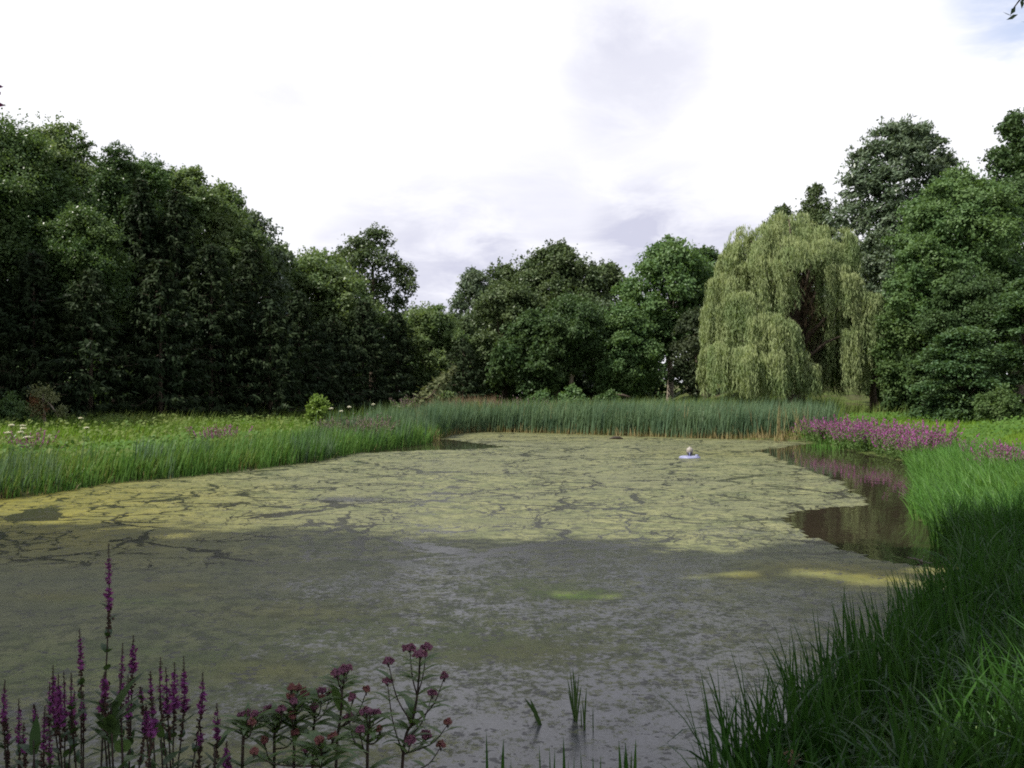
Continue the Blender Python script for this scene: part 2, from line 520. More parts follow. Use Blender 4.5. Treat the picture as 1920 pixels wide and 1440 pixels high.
def algae_material():
    m = bpy.data.materials.new('algae_mat'); m.use_nodes = True
    t = NT(m.node_tree)
    att = lambda n: t.n('ShaderNodeAttribute', attribute_name=n).outputs['Fac']
    p = t.n('ShaderNodeNewGeometry').outputs['Position']
    pf = t.vmath('MULTIPLY', p, (1, .9, 1))
    n_fine = t.noise(pf, 15.0, 4, .75)
    n_mid = t.noise(pf, 3.4, 6, .74, .2)
    n_big = t.noise(p, .42, 4, .55, .6)
    cov = att('cover')
    v = t.math('ADD', cov, t.math('MULTIPLY', t.math('SUBTRACT', n_fine, .5), 1.1))
    v = t.math('ADD', v, t.math('MULTIPLY', t.math('SUBTRACT', n_mid, .5), t.math('SUBTRACT', .8, t.math('MULTIPLY', att('crack'), .2))))
    v = t.math('ADD', v, t.math('MULTIPLY', t.math('SUBTRACT', n_big, .5), .22))
    mask = t.ramp(v, .36, .58)
    # dark scraps of rotting weed
    vo1 = t.n('ShaderNodeTexVoronoi', feature='F1', ins={'Vector': t.vmath('ADD', p, t.vmath('MULTIPLY', t.vec(n_fine, n_mid, 0.0), (.12, .12, 0))), 'Scale': 15.0})
    dots = t.math('LESS_THAN', vo1.outputs['Distance'], t.ramp(t.noise(p, 3.6, 4, .7), .42, .66, 0.02, .50))
    vo2 = t.n('ShaderNodeTexVoronoi', feature='F1', ins={'Vector': p, 'Scale': 34.0})
    dots = t.math('MAXIMUM', dots, t.math('LESS_THAN', vo2.outputs['Distance'], t.ramp(n_mid, .40, .66, 0.0, .42)))
    # cracks where the mat has been pulled apart
    wv = t.n('ShaderNodeTexNoise', ins={'Vector': p, 'Scale': .8, 'Detail': 5.0, 'Roughness': .6})
    warp = t.vmath('MULTIPLY', t.vmath('SUBTRACT', wv.outputs['Color'], (.5, .5, .5)), (1.5, 1.5, 0))
    pw = t.vmath('ADD', p, warp)

    def cracks(vec, scale, w, lo, hi, nscale):
        vo = t.n('ShaderNodeTexVoronoi', feature='DISTANCE_TO_EDGE', ins={'Vector': vec, 'Scale': scale})
        wid = t.ramp(t.noise(p, nscale, 3), lo, hi, 0, w)
        return t.math('MULTIPLY', t.math('LESS_THAN', vo.outputs[0], wid), 1.0)
    ck = t.math('MAXIMUM', cracks(pw, .36, .030, .36, .62, .5), cracks(t.vmath('MULTIPLY', pw, (.8, 1.0, 1)), .95, .031, .40, .60, .35))
    ck = t.math('MAXIMUM', ck, cracks(t.vmath('MULTIPLY', pw, (1.0, .75, 1)), 2.3, .050, .42, .62, .6))
    ck = t.math('MULTIPLY', ck, t.ramp(t.math('ADD', att('crack'), t.math('MULTIPLY', t.math('SUBTRACT', n_mid, .5), .6)), .2, .5))
    mask = t.math('MULTIPLY', mask, t.math('SUBTRACT', 1.0, t.math('MULTIPLY', ck, .92)))
    # mat colours
    n_c = t.noise(pf, 1.3, 5, .65)
    c = t.mixc(t.ramp(n_c, .3, .7), (.098, .114, .046), (.196, .196, .086))
    n_fl = t.noise(p, 5.0, 5, .7, .3)
    c = t.mixc(t.ramp(n_fl, .54, .40, 0, .85), c, (.050, .056, .026))
    c = t.mixc(t.ramp(t.noise(p, .23, 3), .42, .62, 0, .6), c, (.120, .125, .062))
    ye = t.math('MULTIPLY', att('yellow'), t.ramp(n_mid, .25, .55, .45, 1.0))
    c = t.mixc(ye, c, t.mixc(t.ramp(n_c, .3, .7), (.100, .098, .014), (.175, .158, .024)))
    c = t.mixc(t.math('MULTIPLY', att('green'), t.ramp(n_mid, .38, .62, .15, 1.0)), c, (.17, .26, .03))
    bmp = t.n('ShaderNodeBump', ins={'Height': n_fine, 'Strength': .5, 'Distance': .02})
    alg = t.n('ShaderNodeBsdfPrincipled', ins={'Base Color': c, 'Roughness': .62, 'Specular IOR Level': .22, 'Normal': bmp.outputs[0]})
    bw = t.n('ShaderNodeBump', ins={'Height': n_mid, 'Strength': .06, 'Distance': .05})
    film_c = t.mixc(ck, t.mixc(t.ramp(n_fine, .35, .6), (.042, .043, .042), (.105, .105, .110)), (.014, .013, .010))
    film = t.n('ShaderNodeBsdfPrincipled', ins={'Base Color': film_c, 'Roughness': .22, 'IOR': 1.35, 'Normal': bw.outputs[0]})
    mx = t.n('ShaderNodeMixShader', ins={0: mask, 1: film.outputs[0], 2: alg.outputs[0]})
    deb = t.n('ShaderNodeBsdfPrincipled', ins={'Base Color': (.022, .021, .017, 1), 'Roughness': .5, 'Specular IOR Level': .3})
    mx2 = t.n('ShaderNodeMixShader', ins={0: t.math('MULTIPLY', dots, .85), 1: mx.outputs[0], 2: deb.outputs[0]})
    t.nt.links.new(mx2.outputs[0], t.n('ShaderNodeOutputMaterial').inputs[0])
    return m


ax = np.arange(-20, 15.5, .09)
ay = [4.2]
while ay[-1] < 55: ay.append(ay[-1] + .05 + ay[-1] * .003)
tag(grid_mesh('floating_algae', ax, np.array(ay), lambda x, y: x * 0 + .006, algae_material(),
              keep=lambda V: (poly_sd(V[:, 0], V[:, 1], SH) < .35) & (open_val(V[:, 0], V[:, 1]) < 0),
              attrs={'cover': att_cover, 'yellow': att_yellow, 'green': att_green, 'crack': att_crack}), kind='stuff')


# ------------------------------------------------------------------ trees
def rdir(k):
    return nrm(rng.normal(size=(k, 3)))


def crown_lobes(R, zb, H, n, sharp=0.35, squash=1.0):
    """lobes spread over the skin of a rounded envelope, top a little narrower than the middle"""
    zc, hz = (zb + H) / 2, (H - zb) / 2
    m = int(n * 1.25 * max(1.0, hz / R) ** .8)
    L = []
    ph = rng.uniform(0, 6.28)
    for i in range(m):
        uz = 1 - 2 * (i + .5) / m
        a = ph + i * 2.39996 + rng.uniform(-.25, .25)
        uz = np.clip(uz + rng.uniform(-.08, .08), -1, 1)
        q = (1 - abs(uz) ** 2.6) ** .5
        lr = R * rng.uniform(.26, .44)
        k = (1 - sharp * .55 * max(0, uz)) * rng.uniform(.82, 1.06)
        rr = max(0.0, q * R * k - lr * .75)
        L.append((math.cos(a) * rr, math.sin(a) * rr, zc + uz * (hz - lr * .85) * rng.uniform(.94, 1.03), lr))
    for k in range(3):
        L.append((rng.uniform(-.25, .25) * R, rng.uniform(-.25, .25) * R, zc + (k - 1) * hz * .5, R * .55))
    return L


def fill_lobes(mb, lobes, leaf, cover=1.5, flat=.6, updir=0.0, wind=(0, 0, 0), fine=1.0, axis=(0, 0), aspect=.6, clump=.30):
    axis = np.array([axis[0], axis[1], 0.0])
    for (x, y, z, r) in lobes:
        c = np.array([x, y, z])
        area = 4 * PI * r * r
        nl = int(cover * area / (.5 * leaf * leaf * aspect) * .55)
        nc = max(8, int(20 * fine))
        out = c - axis; out[2] *= .3
        out = out / max(np.linalg.norm(out), .4)
        dc = nrm(rng.normal(size=(nc, 3)) + out * .75 + np.array([0, 0, .35]))
        cc = c + dc * r * rng.uniform(.62, 1.06, (nc, 1)) * np.array([1, 1, .85])
        rc = r * rng.uniform(clump * .65, clump * 1.3, nc)
        k = rng.integers(0, nc, nl)
        off = rng.normal(size=(nl, 3)) * rc[k][:, None] * .62 * np.array([1, 1, flat])
        C = cc[k] + off
        N = nrm(dc[k] * .55 + np.array([0, 0, .45]) + rng.normal(size=(nl, 3)) * .6)
        D = nrm(rng.normal(size=(nl, 3)) + dc[k] * .6 + np.array([0, 0, -.25 + updir]) + np.asarray(wind) * 2)
        mb.leaves(C, N, D, leaf * rng.uniform(.65, 1.25, nl), leaf * aspect * rng.uniform(.7, 1.2, nl), np.clip(.5 * rng.random(nl) + .5 * rng.random(nc)[k], 0, 1))
        ns_ = int(9 * fine)
        ds = nrm(rng.normal(size=(ns_, 3)) + out * .7 + np.array([0, 0, .5]))
        m = 16
        q = rng.random((ns_, m)) ** .8
        sl = r * rng.uniform(.15, .42, (ns_, 1))
        C = (c + ds * r * .92)[:, None] + ds[:, None] * (q * sl)[..., None] + rng.normal(size=(ns_, m, 3)) * (.06 + leaf * .35 * (1.1 - q))[..., None]
        C = C.reshape(-1, 3)
        mb.leaves(C, nrm(rng.normal(size=(ns_ * m, 3)) + np.array([0, 0, .5])), np.repeat(ds, m, 0) + rng.normal(size=(ns_ * m, 3)) * .6 + np.asarray(wind), leaf * rng.uniform(.6, 1.0, ns_ * m), leaf * aspect * .8)
        nf = int(nl * .22)
        C = c + rdir(nf) * (r * .85 * rng.random((nf, 1)) ** .5)
        mb.leaves(C, rdir(nf), rdir(nf), leaf * 1.3, leaf * aspect * 1.4, rng.random(nf) * .4)


def trunk_mesh(H, r0, lobes, limbs=7, lean=(0, 0)):
    mb = MB()
    zs = np.linspace(-.3, H * .82, 9)
    s = np.clip(zs / H, 0, 1)
    path = np.stack([lean[0] * s + .12 * np.sin(zs * .7), lean[1] * s + .1 * np.sin(zs * .9 + 1), zs], 1)
    rad = r0 * (1 - .85 * s) * (1 + .5 * np.exp(-np.clip(zs, 0, 9) * 2))
    mb.tube(path, rad, 8)
    order = sorted(lobes, key=lambda q: -q[3])[:limbs]
    for (x, y, z, r) in order:
        z0 = max(H * .15, z * .55)
        i = np.interp(z0, zs, np.arange(len(zs)))
        b = np.array([np.interp(z0, zs, path[:, k]) for k in range(3)])
        e = np.array([x, y, z])
        mid = (b + e) / 2 + np.array([0, 0, -.12 * np.linalg.norm(e - b)])
        mb.tube([b, (b + mid) / 2, mid, (mid + e) / 2 + [0, 0, .05], e], np.linspace(r0 * .42, r0 * .08, 5), 6)
    return mb


def broadleaf(name, label, px, top, w, d, mat='maple_mid', zb=.10, n=12, cover=1.5, leaf=None, bark='bark', cat='tree', group=None, r0=None, lobes=None,
              sharp=.35, depth=1.0, fine=1.0, wind=(0, 0, 0), updir=0.0, aspect=.6, loc=None, lean=(0, 0), H=None, R=None, clump=.30):
    if loc is None:
        x = (px - 960) / FPX * d
        loc = (x, d, float(ground_z(x, d)[0]) - .03)
    if H is None: H = CAM_H + (YH - top) / FPX * d - loc[2]
    if R is None: R = w / 2 / FPX * d
    leaf = (leaf or .0034 * d) * rng.uniform(.85, 1.2)
    clump = clump * rng.uniform(.75, 1.25)
    th = thing(name, label, cat, loc, group)
    L = lobes(R, H) if lobes else crown_lobes(R, zb * H, H, n, sharp)
    mb = MB()
    fill_lobes(mb, L, leaf, cover, fine=fine, wind=wind, updir=updir, aspect=aspect, clump=clump)
    mb.build('crown', M[mat], th)
    trunk_mesh(H, r0 or .022 * H, L, lean=lean).build('trunk', M[bark], th, smooth=True)
    return th


def spruce(name, label, px, top, w, d, dens=2.4, mat='spruce', group=None, tilt=None, H=None, R=None, loc=None):
    x = (px - 960) / FPX * d
    if loc is None: loc = (x, d, float(ground_z(x, d)[0]) - .03)
    if H is None: H = CAM_H + (YH - top) / FPX * d - loc[2]
    if R is None: R = w / 2 / FPX * d
    th = thing(name, label, 'spruce tree', loc, group)
    Cs, Ds, Ns, Ls, Ts = [], [], [], [], []
    tr = MB()
    tr.tube([[0, 0, -.3], [.03, 0, H * .5], [0, 0, H * .98]], [.016 * H, .009 * H, .01], 7)
    z = .04 * H
    while z < H * .985:
        u = z / H
        r = R * 1.2 * (1 - u) ** .66 * rng.uniform(.75, 1.15) + .12
        nb = int(rng.integers(7, 11))
        a0 = rng.uniform(0, 6.28)
        for b in range(nb):
            a = a0 + b / nb * 2 * PI + rng.uniform(-.2, .2)
            bl = r * rng.uniform(.72, 1.12)
            drop = (.62 - .60 * u) * rng.uniform(.6, 1.3)
            o = np.array([math.cos(a), math.sin(a), 0])
            pf = lambda s: o[None] * (s[:, None] * bl) + np.array([0, 0, 1.0])[None] * (z - drop * bl * np.sin(s * 1.9) [:, None] * .75 + .12 * bl * s[:, None] ** 3)
            ns = max(4, int(bl / .16 * dens))
            s = rng.uniform(.18, 1.0, ns) ** .8
            C = pf(s)
            side = np.array([-o[1], o[0], 0])
            sg = rng.choice([-1, 0, 1], ns, p=[.38, .24, .38])
            wdt = (1 - s * .65) * bl * .30
            C = C + side[None] * (sg * rng.random(ns) * wdt)[:, None] + rng.normal(size=(ns, 3)) * .05
            D = nrm(o[None] * .75 + side[None] * sg[:, None] * .75 + np.array([0, 0, -.35]) + rng.normal(size=(ns, 3)) * .18)
            Cs.append(C); Ds.append(D); Ns.append(nrm(np.array([0, 0, .8]) + o[None] * .35 + rng.normal(size=(ns, 3)) * .4))
            Ls.append(rng.uniform(.24, .48, ns)); Ts.append(np.clip(s * .6 + rng.random(ns) * .4, 0, 1))
            # hanging twigs
            nh = ns // 2
            k = rng.integers(0, ns, nh)
            Cs.append(C[k] + np.array([0, 0, -.14])); Ds.append(nrm(np.array([0, 0, -1.0]) + o[None] * .2 + rng.normal(size=(nh, 3)) * .2)); Ns.append(nrm(o[None] + rng.normal(size=(nh, 3)) * .6))
            Ls.append(rng.uniform(.2, .4, nh)); Ts.append(rng.random(nh) * .5)
            if rng.random() < .35:
                ss = np.linspace(0, .9, 4)
                tr.tube(pf(ss), np.linspace(.03, .008, 4), 4)
        z += rng.uniform(.26, .40) * (.7 + .5 * (1 - u))
    mb = MB()
    C, D, N, L, T = (np.concatenate(q) for q in (Cs, Ds, Ns, Ls, Ts))
    mb.leaves(C, N, D, L, L * rng.uniform(.26, .42, len(L)), T)
    mb.build('crown', M[mat], th)
    tr.build('trunk', M['bark'], th, smooth=True)
    if tilt: th.rotation_euler = tilt
    return th


GL = 'broadleaf trees on the left'
GS = 'spruces on the left'
GC = 'trees beyond the reeds'
GR = 'trees on the right'
broadleaf('maple_tree', 'tall dark leafy tree cut by the left edge of the photo', 5, 215, 325, 53, 'maple_mid', .15, 15, group=GL)
broadleaf('maple_tree', 'tall pale topped tree second from the left edge', 105, 226, 247, 58, 'pale_leaf', .2, 13, group=GL)
broadleaf('maple_tree', 'low maple with bright leaf sprays in front of the left spruces', 150, 385, 210, 50.5, 'maple_mid', .30, 12, cover=1.3, group=GL)
broadleaf('maple_tree', 'dark green pointed tree rising right of the notch in the left skyline', 218, 278, 195, 57, 'maple_dark', .2, 13, sharp=.5, group=GL)
broadleaf('alder_tree', 'mid green rounded tree between the notch and the pale left willow', 278, 290, 208, 60, 'maple_mid', .25, 12, group=GL)
broadleaf('white_willow', 'pale olive topped tree at the top of the long left slope', 350, 308, 234, 63, 'pale_leaf', .2, 13, group=GL)
broadleaf('white_willow', 'pale tree on the descending left skyline beneath the olive one', 415, 346, 195, 66, 'pale_leaf', .2, 12, sharp=.5, group=GL)
broadleaf('white_willow', 'thin airy tree at the lower end of the left skyline', 470, 385, 156, 70, 'grey_leaf', .2, 11, cover=1.1, sharp=.5, group=GL)
broadleaf('white_willow', 'small feathery tree closing the left skyline above the spruces', 512, 445, 130, 73, 'pale_leaf', .2, 10, cover=1.2, group=GL)
broadleaf('weeping_bush', 'rounded pale willow in front of the lone oak', 600, 476, 247, 77, 'pale_leaf', .1, 14, group=GL)


def oak_lobes(R, H):
    q = [(-.25, 0, .90, .34), (.12, .1, .95, .30), (-.62, .1, .82, .34), (-.15, -.3, .80, .38), (.40, 0, .80, .30), (.80, .1, .76, .24), (.92, -.1, .68, .22), (-.5, -.2, .66, .36), (.15, .2, .66, .34),
         (.62, .1, .58, .26), (.95, 0, .50, .24), (.55, -.2, .46, .30), (0, -.2, .52, .34), (-.6, .1, .48, .34), (.85, .1, .38, .24), (-.2, 0, .36, .34), (.4, 0, .30, .3)]
    return [(a * R * .95, b * R, c * H, r * R * 1.3) for a, b, c, r in q]


broadleaf('oak_tree', 'lone tall oak with ragged gaps standing above the left treeline', 697, 437, 150, 86, 'oak', lobes=oak_lobes, cover=1.35, group=GL, r0=.38)

for px, top, w, d, lb in ((-40, 440, 200, 47, 'dark spruce half out of frame at the far left edge'), (62, 470, 210, 48, 'broad dark spruce above the broken rusty sapling'),
                          (170, 500, 200, 47.5, 'dark spruce under the bright maple sprays'), (262, 330, 170, 55, 'tallest narrow spruce in the left row'),
                          (330, 350, 190, 56, 'tall spruce beside the tallest one in the left row'), (300, 480, 190, 50, 'shorter front spruce with drooping boughs left of centre in the row'),
                          (395, 450, 190, 55, 'spruce with sunlit bough tips halfway along the left row'), (470, 455, 180, 59, 'dark spruce under the feathery skyline tree'),
                          (505, 560, 170, 56, 'low spruce with pale lit branch ends facing the meadow'), (560, 540, 160, 63, 'dark spruce left of the rounded pale willow'),
                          (622, 590, 150, 67, 'spruce in front of the rounded pale willow'), (680, 560, 170, 72, 'blue green spruce below the lone oak'),
                          (745, 582, 130, 76, 'slim spruce closing the left row beside the sky gap')):
    spruce('spruce_tree', lb, px, top, w, d, group=GS)

spruce('spruce_tree', 'single dark spruce before the central broadleaf trees', 868, 630, 120, 70, group=GC)
sp = spruce('leaning_spruce', 'leaning broken spruce with pale tips beside the dark hollow', 775, 0, 0, 61, mat='spruce_tip', H=4.0, R=1.0, dens=1.0)
sp.rotation_euler = (0, math.radians(42), 0)
sp.location.z += .5

for nm, lb, px, top, w, d, mat, kw in (
        ('ash_tree', 'light feathery tree beside the sky gap left of centre', 805, 566, 150, 79, 'pale_leaf', {}),
        ('poplar_tree', 'grey green wind blown tree on the rising central skyline', 890, 498, 120, 93, 'grey_leaf', {}),
        ('oak_tree', 'oak with separate leaf clumps left of the tallest central oak', 945, 487, 130, 96, 'oak', {}),
        ('oak_tree', 'broad mid green oak in front of the central skyline', 945, 528, 190, 83, 'oak', {}),
        ('oak_tree', 'tallest central oak with domed crown', 1042, 448, 200, 94, 'oak', {'n': 16}),
        ('oak_tree', 'rounded dark oak in front of the tallest central one', 1000, 585, 170, 77, 'maple_dark', {}),
        ('lime_tree', 'dark tree with bare lit trunk behind the reeds at centre', 1068, 555, 160, 77, 'maple_dark', {'zb': .30, 'bark': 'pale_bark', 'r0': .28}),
        ('oak_tree', 'oak right of the tallest central one on the skyline', 1137, 482, 130, 95, 'oak', {}),
        ('elder_tree', 'grey mottled tree in the dark gap right of centre', 1125, 560, 90, 86, 'grey_leaf', {}),
        ('maple_tree', 'light green maple with lit twin trunk left of the willow', 1255, 450, 190, 82, 'maple_light', {'zb': .25, 'n': 16, 'bark': 'pale_bark', 'r0': .30}),
        ('maple_tree', 'light green low maple with foliage to the ground', 1172, 560, 140, 78, 'maple_light', {'zb': .03}),
        ('lime_tree', 'dark tree peeping out behind the weeping willow', 1322, 455, 120, 92, 'maple_dark', {}),
        ('elder_shrub', 'dull dark shrub against the willow curtain', 1305, 575, 100, 77, 'purple_leaf', {'cover': 1.0}),
        ('hazel_shrub', 'mid green shrub in the shade under the twin trunk maple', 1195, 650, 80, 88, 'maple_mid', {'zb': .02})):
    broadleaf(nm, lb, px, top, w, d, mat, kw.pop('zb', .08), kw.pop('n', 12), group=GC, **kw)

broadleaf('poplar_tree', 'far dark tree showing left above the willow top', 1470, 382, 120, 105, 'oak', .1, 12, group=GR)
broadleaf('poplar_tree', 'far rounded tree between the willow and the silver tree', 1530, 350, 110, 105, 'oak', .1, 12, group=GR)


def silver_lobes(R, H):
    q = [(-.05, 0, .93, .30), (.30, .1, .94, .30), (.62, .1, .92, .26), (.85, 0, .84, .22), (-.40, 0, .86, .32), (.15, -.2, .84, .36), (.55, -.1, .80, .28), (-.62, 0, .77, .30), (-.2, -.2, .75, .38),
         (.80, 0, .73, .22), (.3, 0, .68, .34), (-.75, 0, .66, .30), (-.35, -.3, .62, .38), (.1, -.2, .56, .36), (-.85, 0, .54, .30), (-.5, -.2, .48, .36), (0, -.2, .42, .38), (-.8, 0, .38, .34), (-.3, -.2, .30, .4), (.3, 0, .30, .4), (.4, 0, .5, .36), (0, 0, .16, .45), (-.55, -.2, .22, .4), (.6, 0, .62, .34), (.65, 0, .48, .36), (.6, 0, .32, .4), (-.8, 0, .28, .34)]
    return [(a * R, b * R, c * H, r * R * 1.3) for a, b, c, r in q]


broadleaf('silver_poplar', 'tall silvery poplar leaning in the wind behind the willow', 1678, 230, 208, 74, 'silver', lobes=silver_lobes, cover=1.7, fine=1.6, wind=(.5, 0, .45), aspect=.36, leaf=.36, group=GR, r0=.4, clump=.26)
broadleaf('maple_tree', 'bright green dome crowned maple right of the silver poplar', 1798, 315, 250, 60, 'maple_light', .22, 20, sharp=.0, group=GR)
broadleaf('maple_tree', 'lower bright green maple bough mass beside the silver poplar', 1735, 432, 140, 57, 'maple_light', .35, 10, group=GR)
broadleaf('maple_tree', 'shaded green tree between the willow and the right thicket', 1712, 540, 140, 58, 'maple_mid', .05, 11, group=GR)
broadleaf('lime_tree', 'tall dark tree at the top right edge', 1905, 205, 150, 68, 'maple_dark', .2, 14, group=GR)
broadleaf('lime_tree', 'dark tree filling the right edge below the tallest dark crown', 1895, 330, 150, 64, 'maple_dark', .15, 13, group=GR)
broadleaf('maple_tree', 'dark green tree in the shadow behind the right thicket', 1800, 500, 200, 56, 'maple_dark', .05, 12, group=GR)


def tier_lobes(R, H):
    L = []
    for k in range(62):
        u = rng.uniform(.05, .96) ** .9
        rr = R * (1 - .75 * u ** 1.6) * rng.uniform(.35, .98)
        q = rng.uniform(0, 2 * PI)
        L.append((math.cos(q) * rr * .85, math.sin(q) * rr * .85, u * H, R * rng.uniform(.16, .30)))
    return L


def hornbeam(label, px, top, w, d):
    x = (px - 960) / FPX * d
    z0 = float(ground_z(x, d)[0]) - .03
    H = CAM_H + (YH - top) / FPX * d - z0
    R = w / 2 / FPX * d
    th = thing('hornbeam_tree', label, 'tree', (x, d, z0), GR)
    L = tier_lobes(R, H)
    mb = MB()
    for (lx, ly, lz, r) in L:
        nl = int(760 * (r / .8) ** 1.6)
        C = np.array([lx, ly, lz]) + rng.normal(size=(nl, 3)) * np.array([r * .55, r * .55, r * .14])
        rad = C[:, :2] / np.maximum(np.linalg.norm(C[:, :2], axis=1, keepdims=True), .01)
        C[:, 2] -= .18 * np.linalg.norm(C[:, :2], axis=1) - .18 * R * .4
        D = nrm(np.concatenate([rad, np.full((nl, 1), -.25)], 1) + rng.normal(size=(nl, 3)) * .5)
        mb.leaves(C, nrm(np.array([0, 0, 1]) + rng.normal(size=(nl, 3)) * .4), D, .2 * rng.uniform(.7, 1.3, nl), .11)
    mb.build('crown', M['hornbeam'], th)
    trunk_mesh(H, .02 * H + .05, L, limbs=14).build('trunk', M['bark'], th, smooth=True)


hornbeam('layered green thicket tree with flat boughs right of the meadow edge', 1800, 610, 210, 51)
hornbeam('layered tree with flat boughs cut by the right edge', 1925, 520, 200, 52)

for lb, px, top, w, d, mat in (('low leafy bush at the foot of the right thicket', 1870, 735, 90, 47, 'maple_mid'), ('small dark bush beside the leaning trunk right of the willow', 1690, 722, 80, 58, 'maple_dark'),
                               ('rounded weedy bush at the left edge of the meadow', 18, 760, 110, 42, 'maple_mid'), ('bright yellow green shrub on the meadow rim by the spruces', 597, 744, 42, 50, 'bright'),
                               ('small bright bush left of the bare central trunk', 1015, 738, 60, 66, 'maple_light'), ('small bright bush right of the bare central trunk', 1072, 733, 66, 65, 'maple_light'),
                               ('small weedy bush above the reeds left of the twin trunk maple', 1140, 738, 50, 66, 'maple_mid'), ('low bush below the leaning broken spruce', 838, 738, 44, 64, 'pale_leaf')):
    broadleaf('bush', lb, px, top, w, d, mat, 0.02, 7, cat='bush', leaf=.0035 * d, r0=.04)

broadleaf('maple_tree', 'shadowed tree behind the bare leaning trunk', 1672, 590, 130, 68, 'maple_dark', .03, 11, group=GR)

broadleaf('ash_tree', 'grey green tree filling the gap between willow and silver poplar', 1652, 425, 140, 71, 'grey_leaf', .05, 13, group=GR)

# bare trunk right of the willow
x = (1640 - 960) / FPX * 62
lt = thing('leaning_tree', 'bare dark trunk leaning right of the willow curtain', 'tree', (x, 62, float(ground_z(x, 62)[0])))
mb = MB(); mb.tube([[0, 0, -.2], [-.08, 0, .8], [-.12, 0, 1.8], [0, 0, 3.2], [.25, 0, 5], [.5, .1, 7]], [.33, .24, .21, .18, .14, .06], 9)
mb.tube([[0, 0, 3.2], [-.8, .3, 4.4], [-1.5, .4, 5.4]], [.12, .08, .03], 6)
mb.build('trunk', M['bark'], lt, smooth=True)
mb = MB(); fill_lobes(mb, [(.4, .4, 6.2, 1.2), (-1.0, .5, 5.5, 1.1), (1.0, .6, 5.0, 1.0)], .24, 1.3)
mb.build('crown', M['maple_mid'], lt)


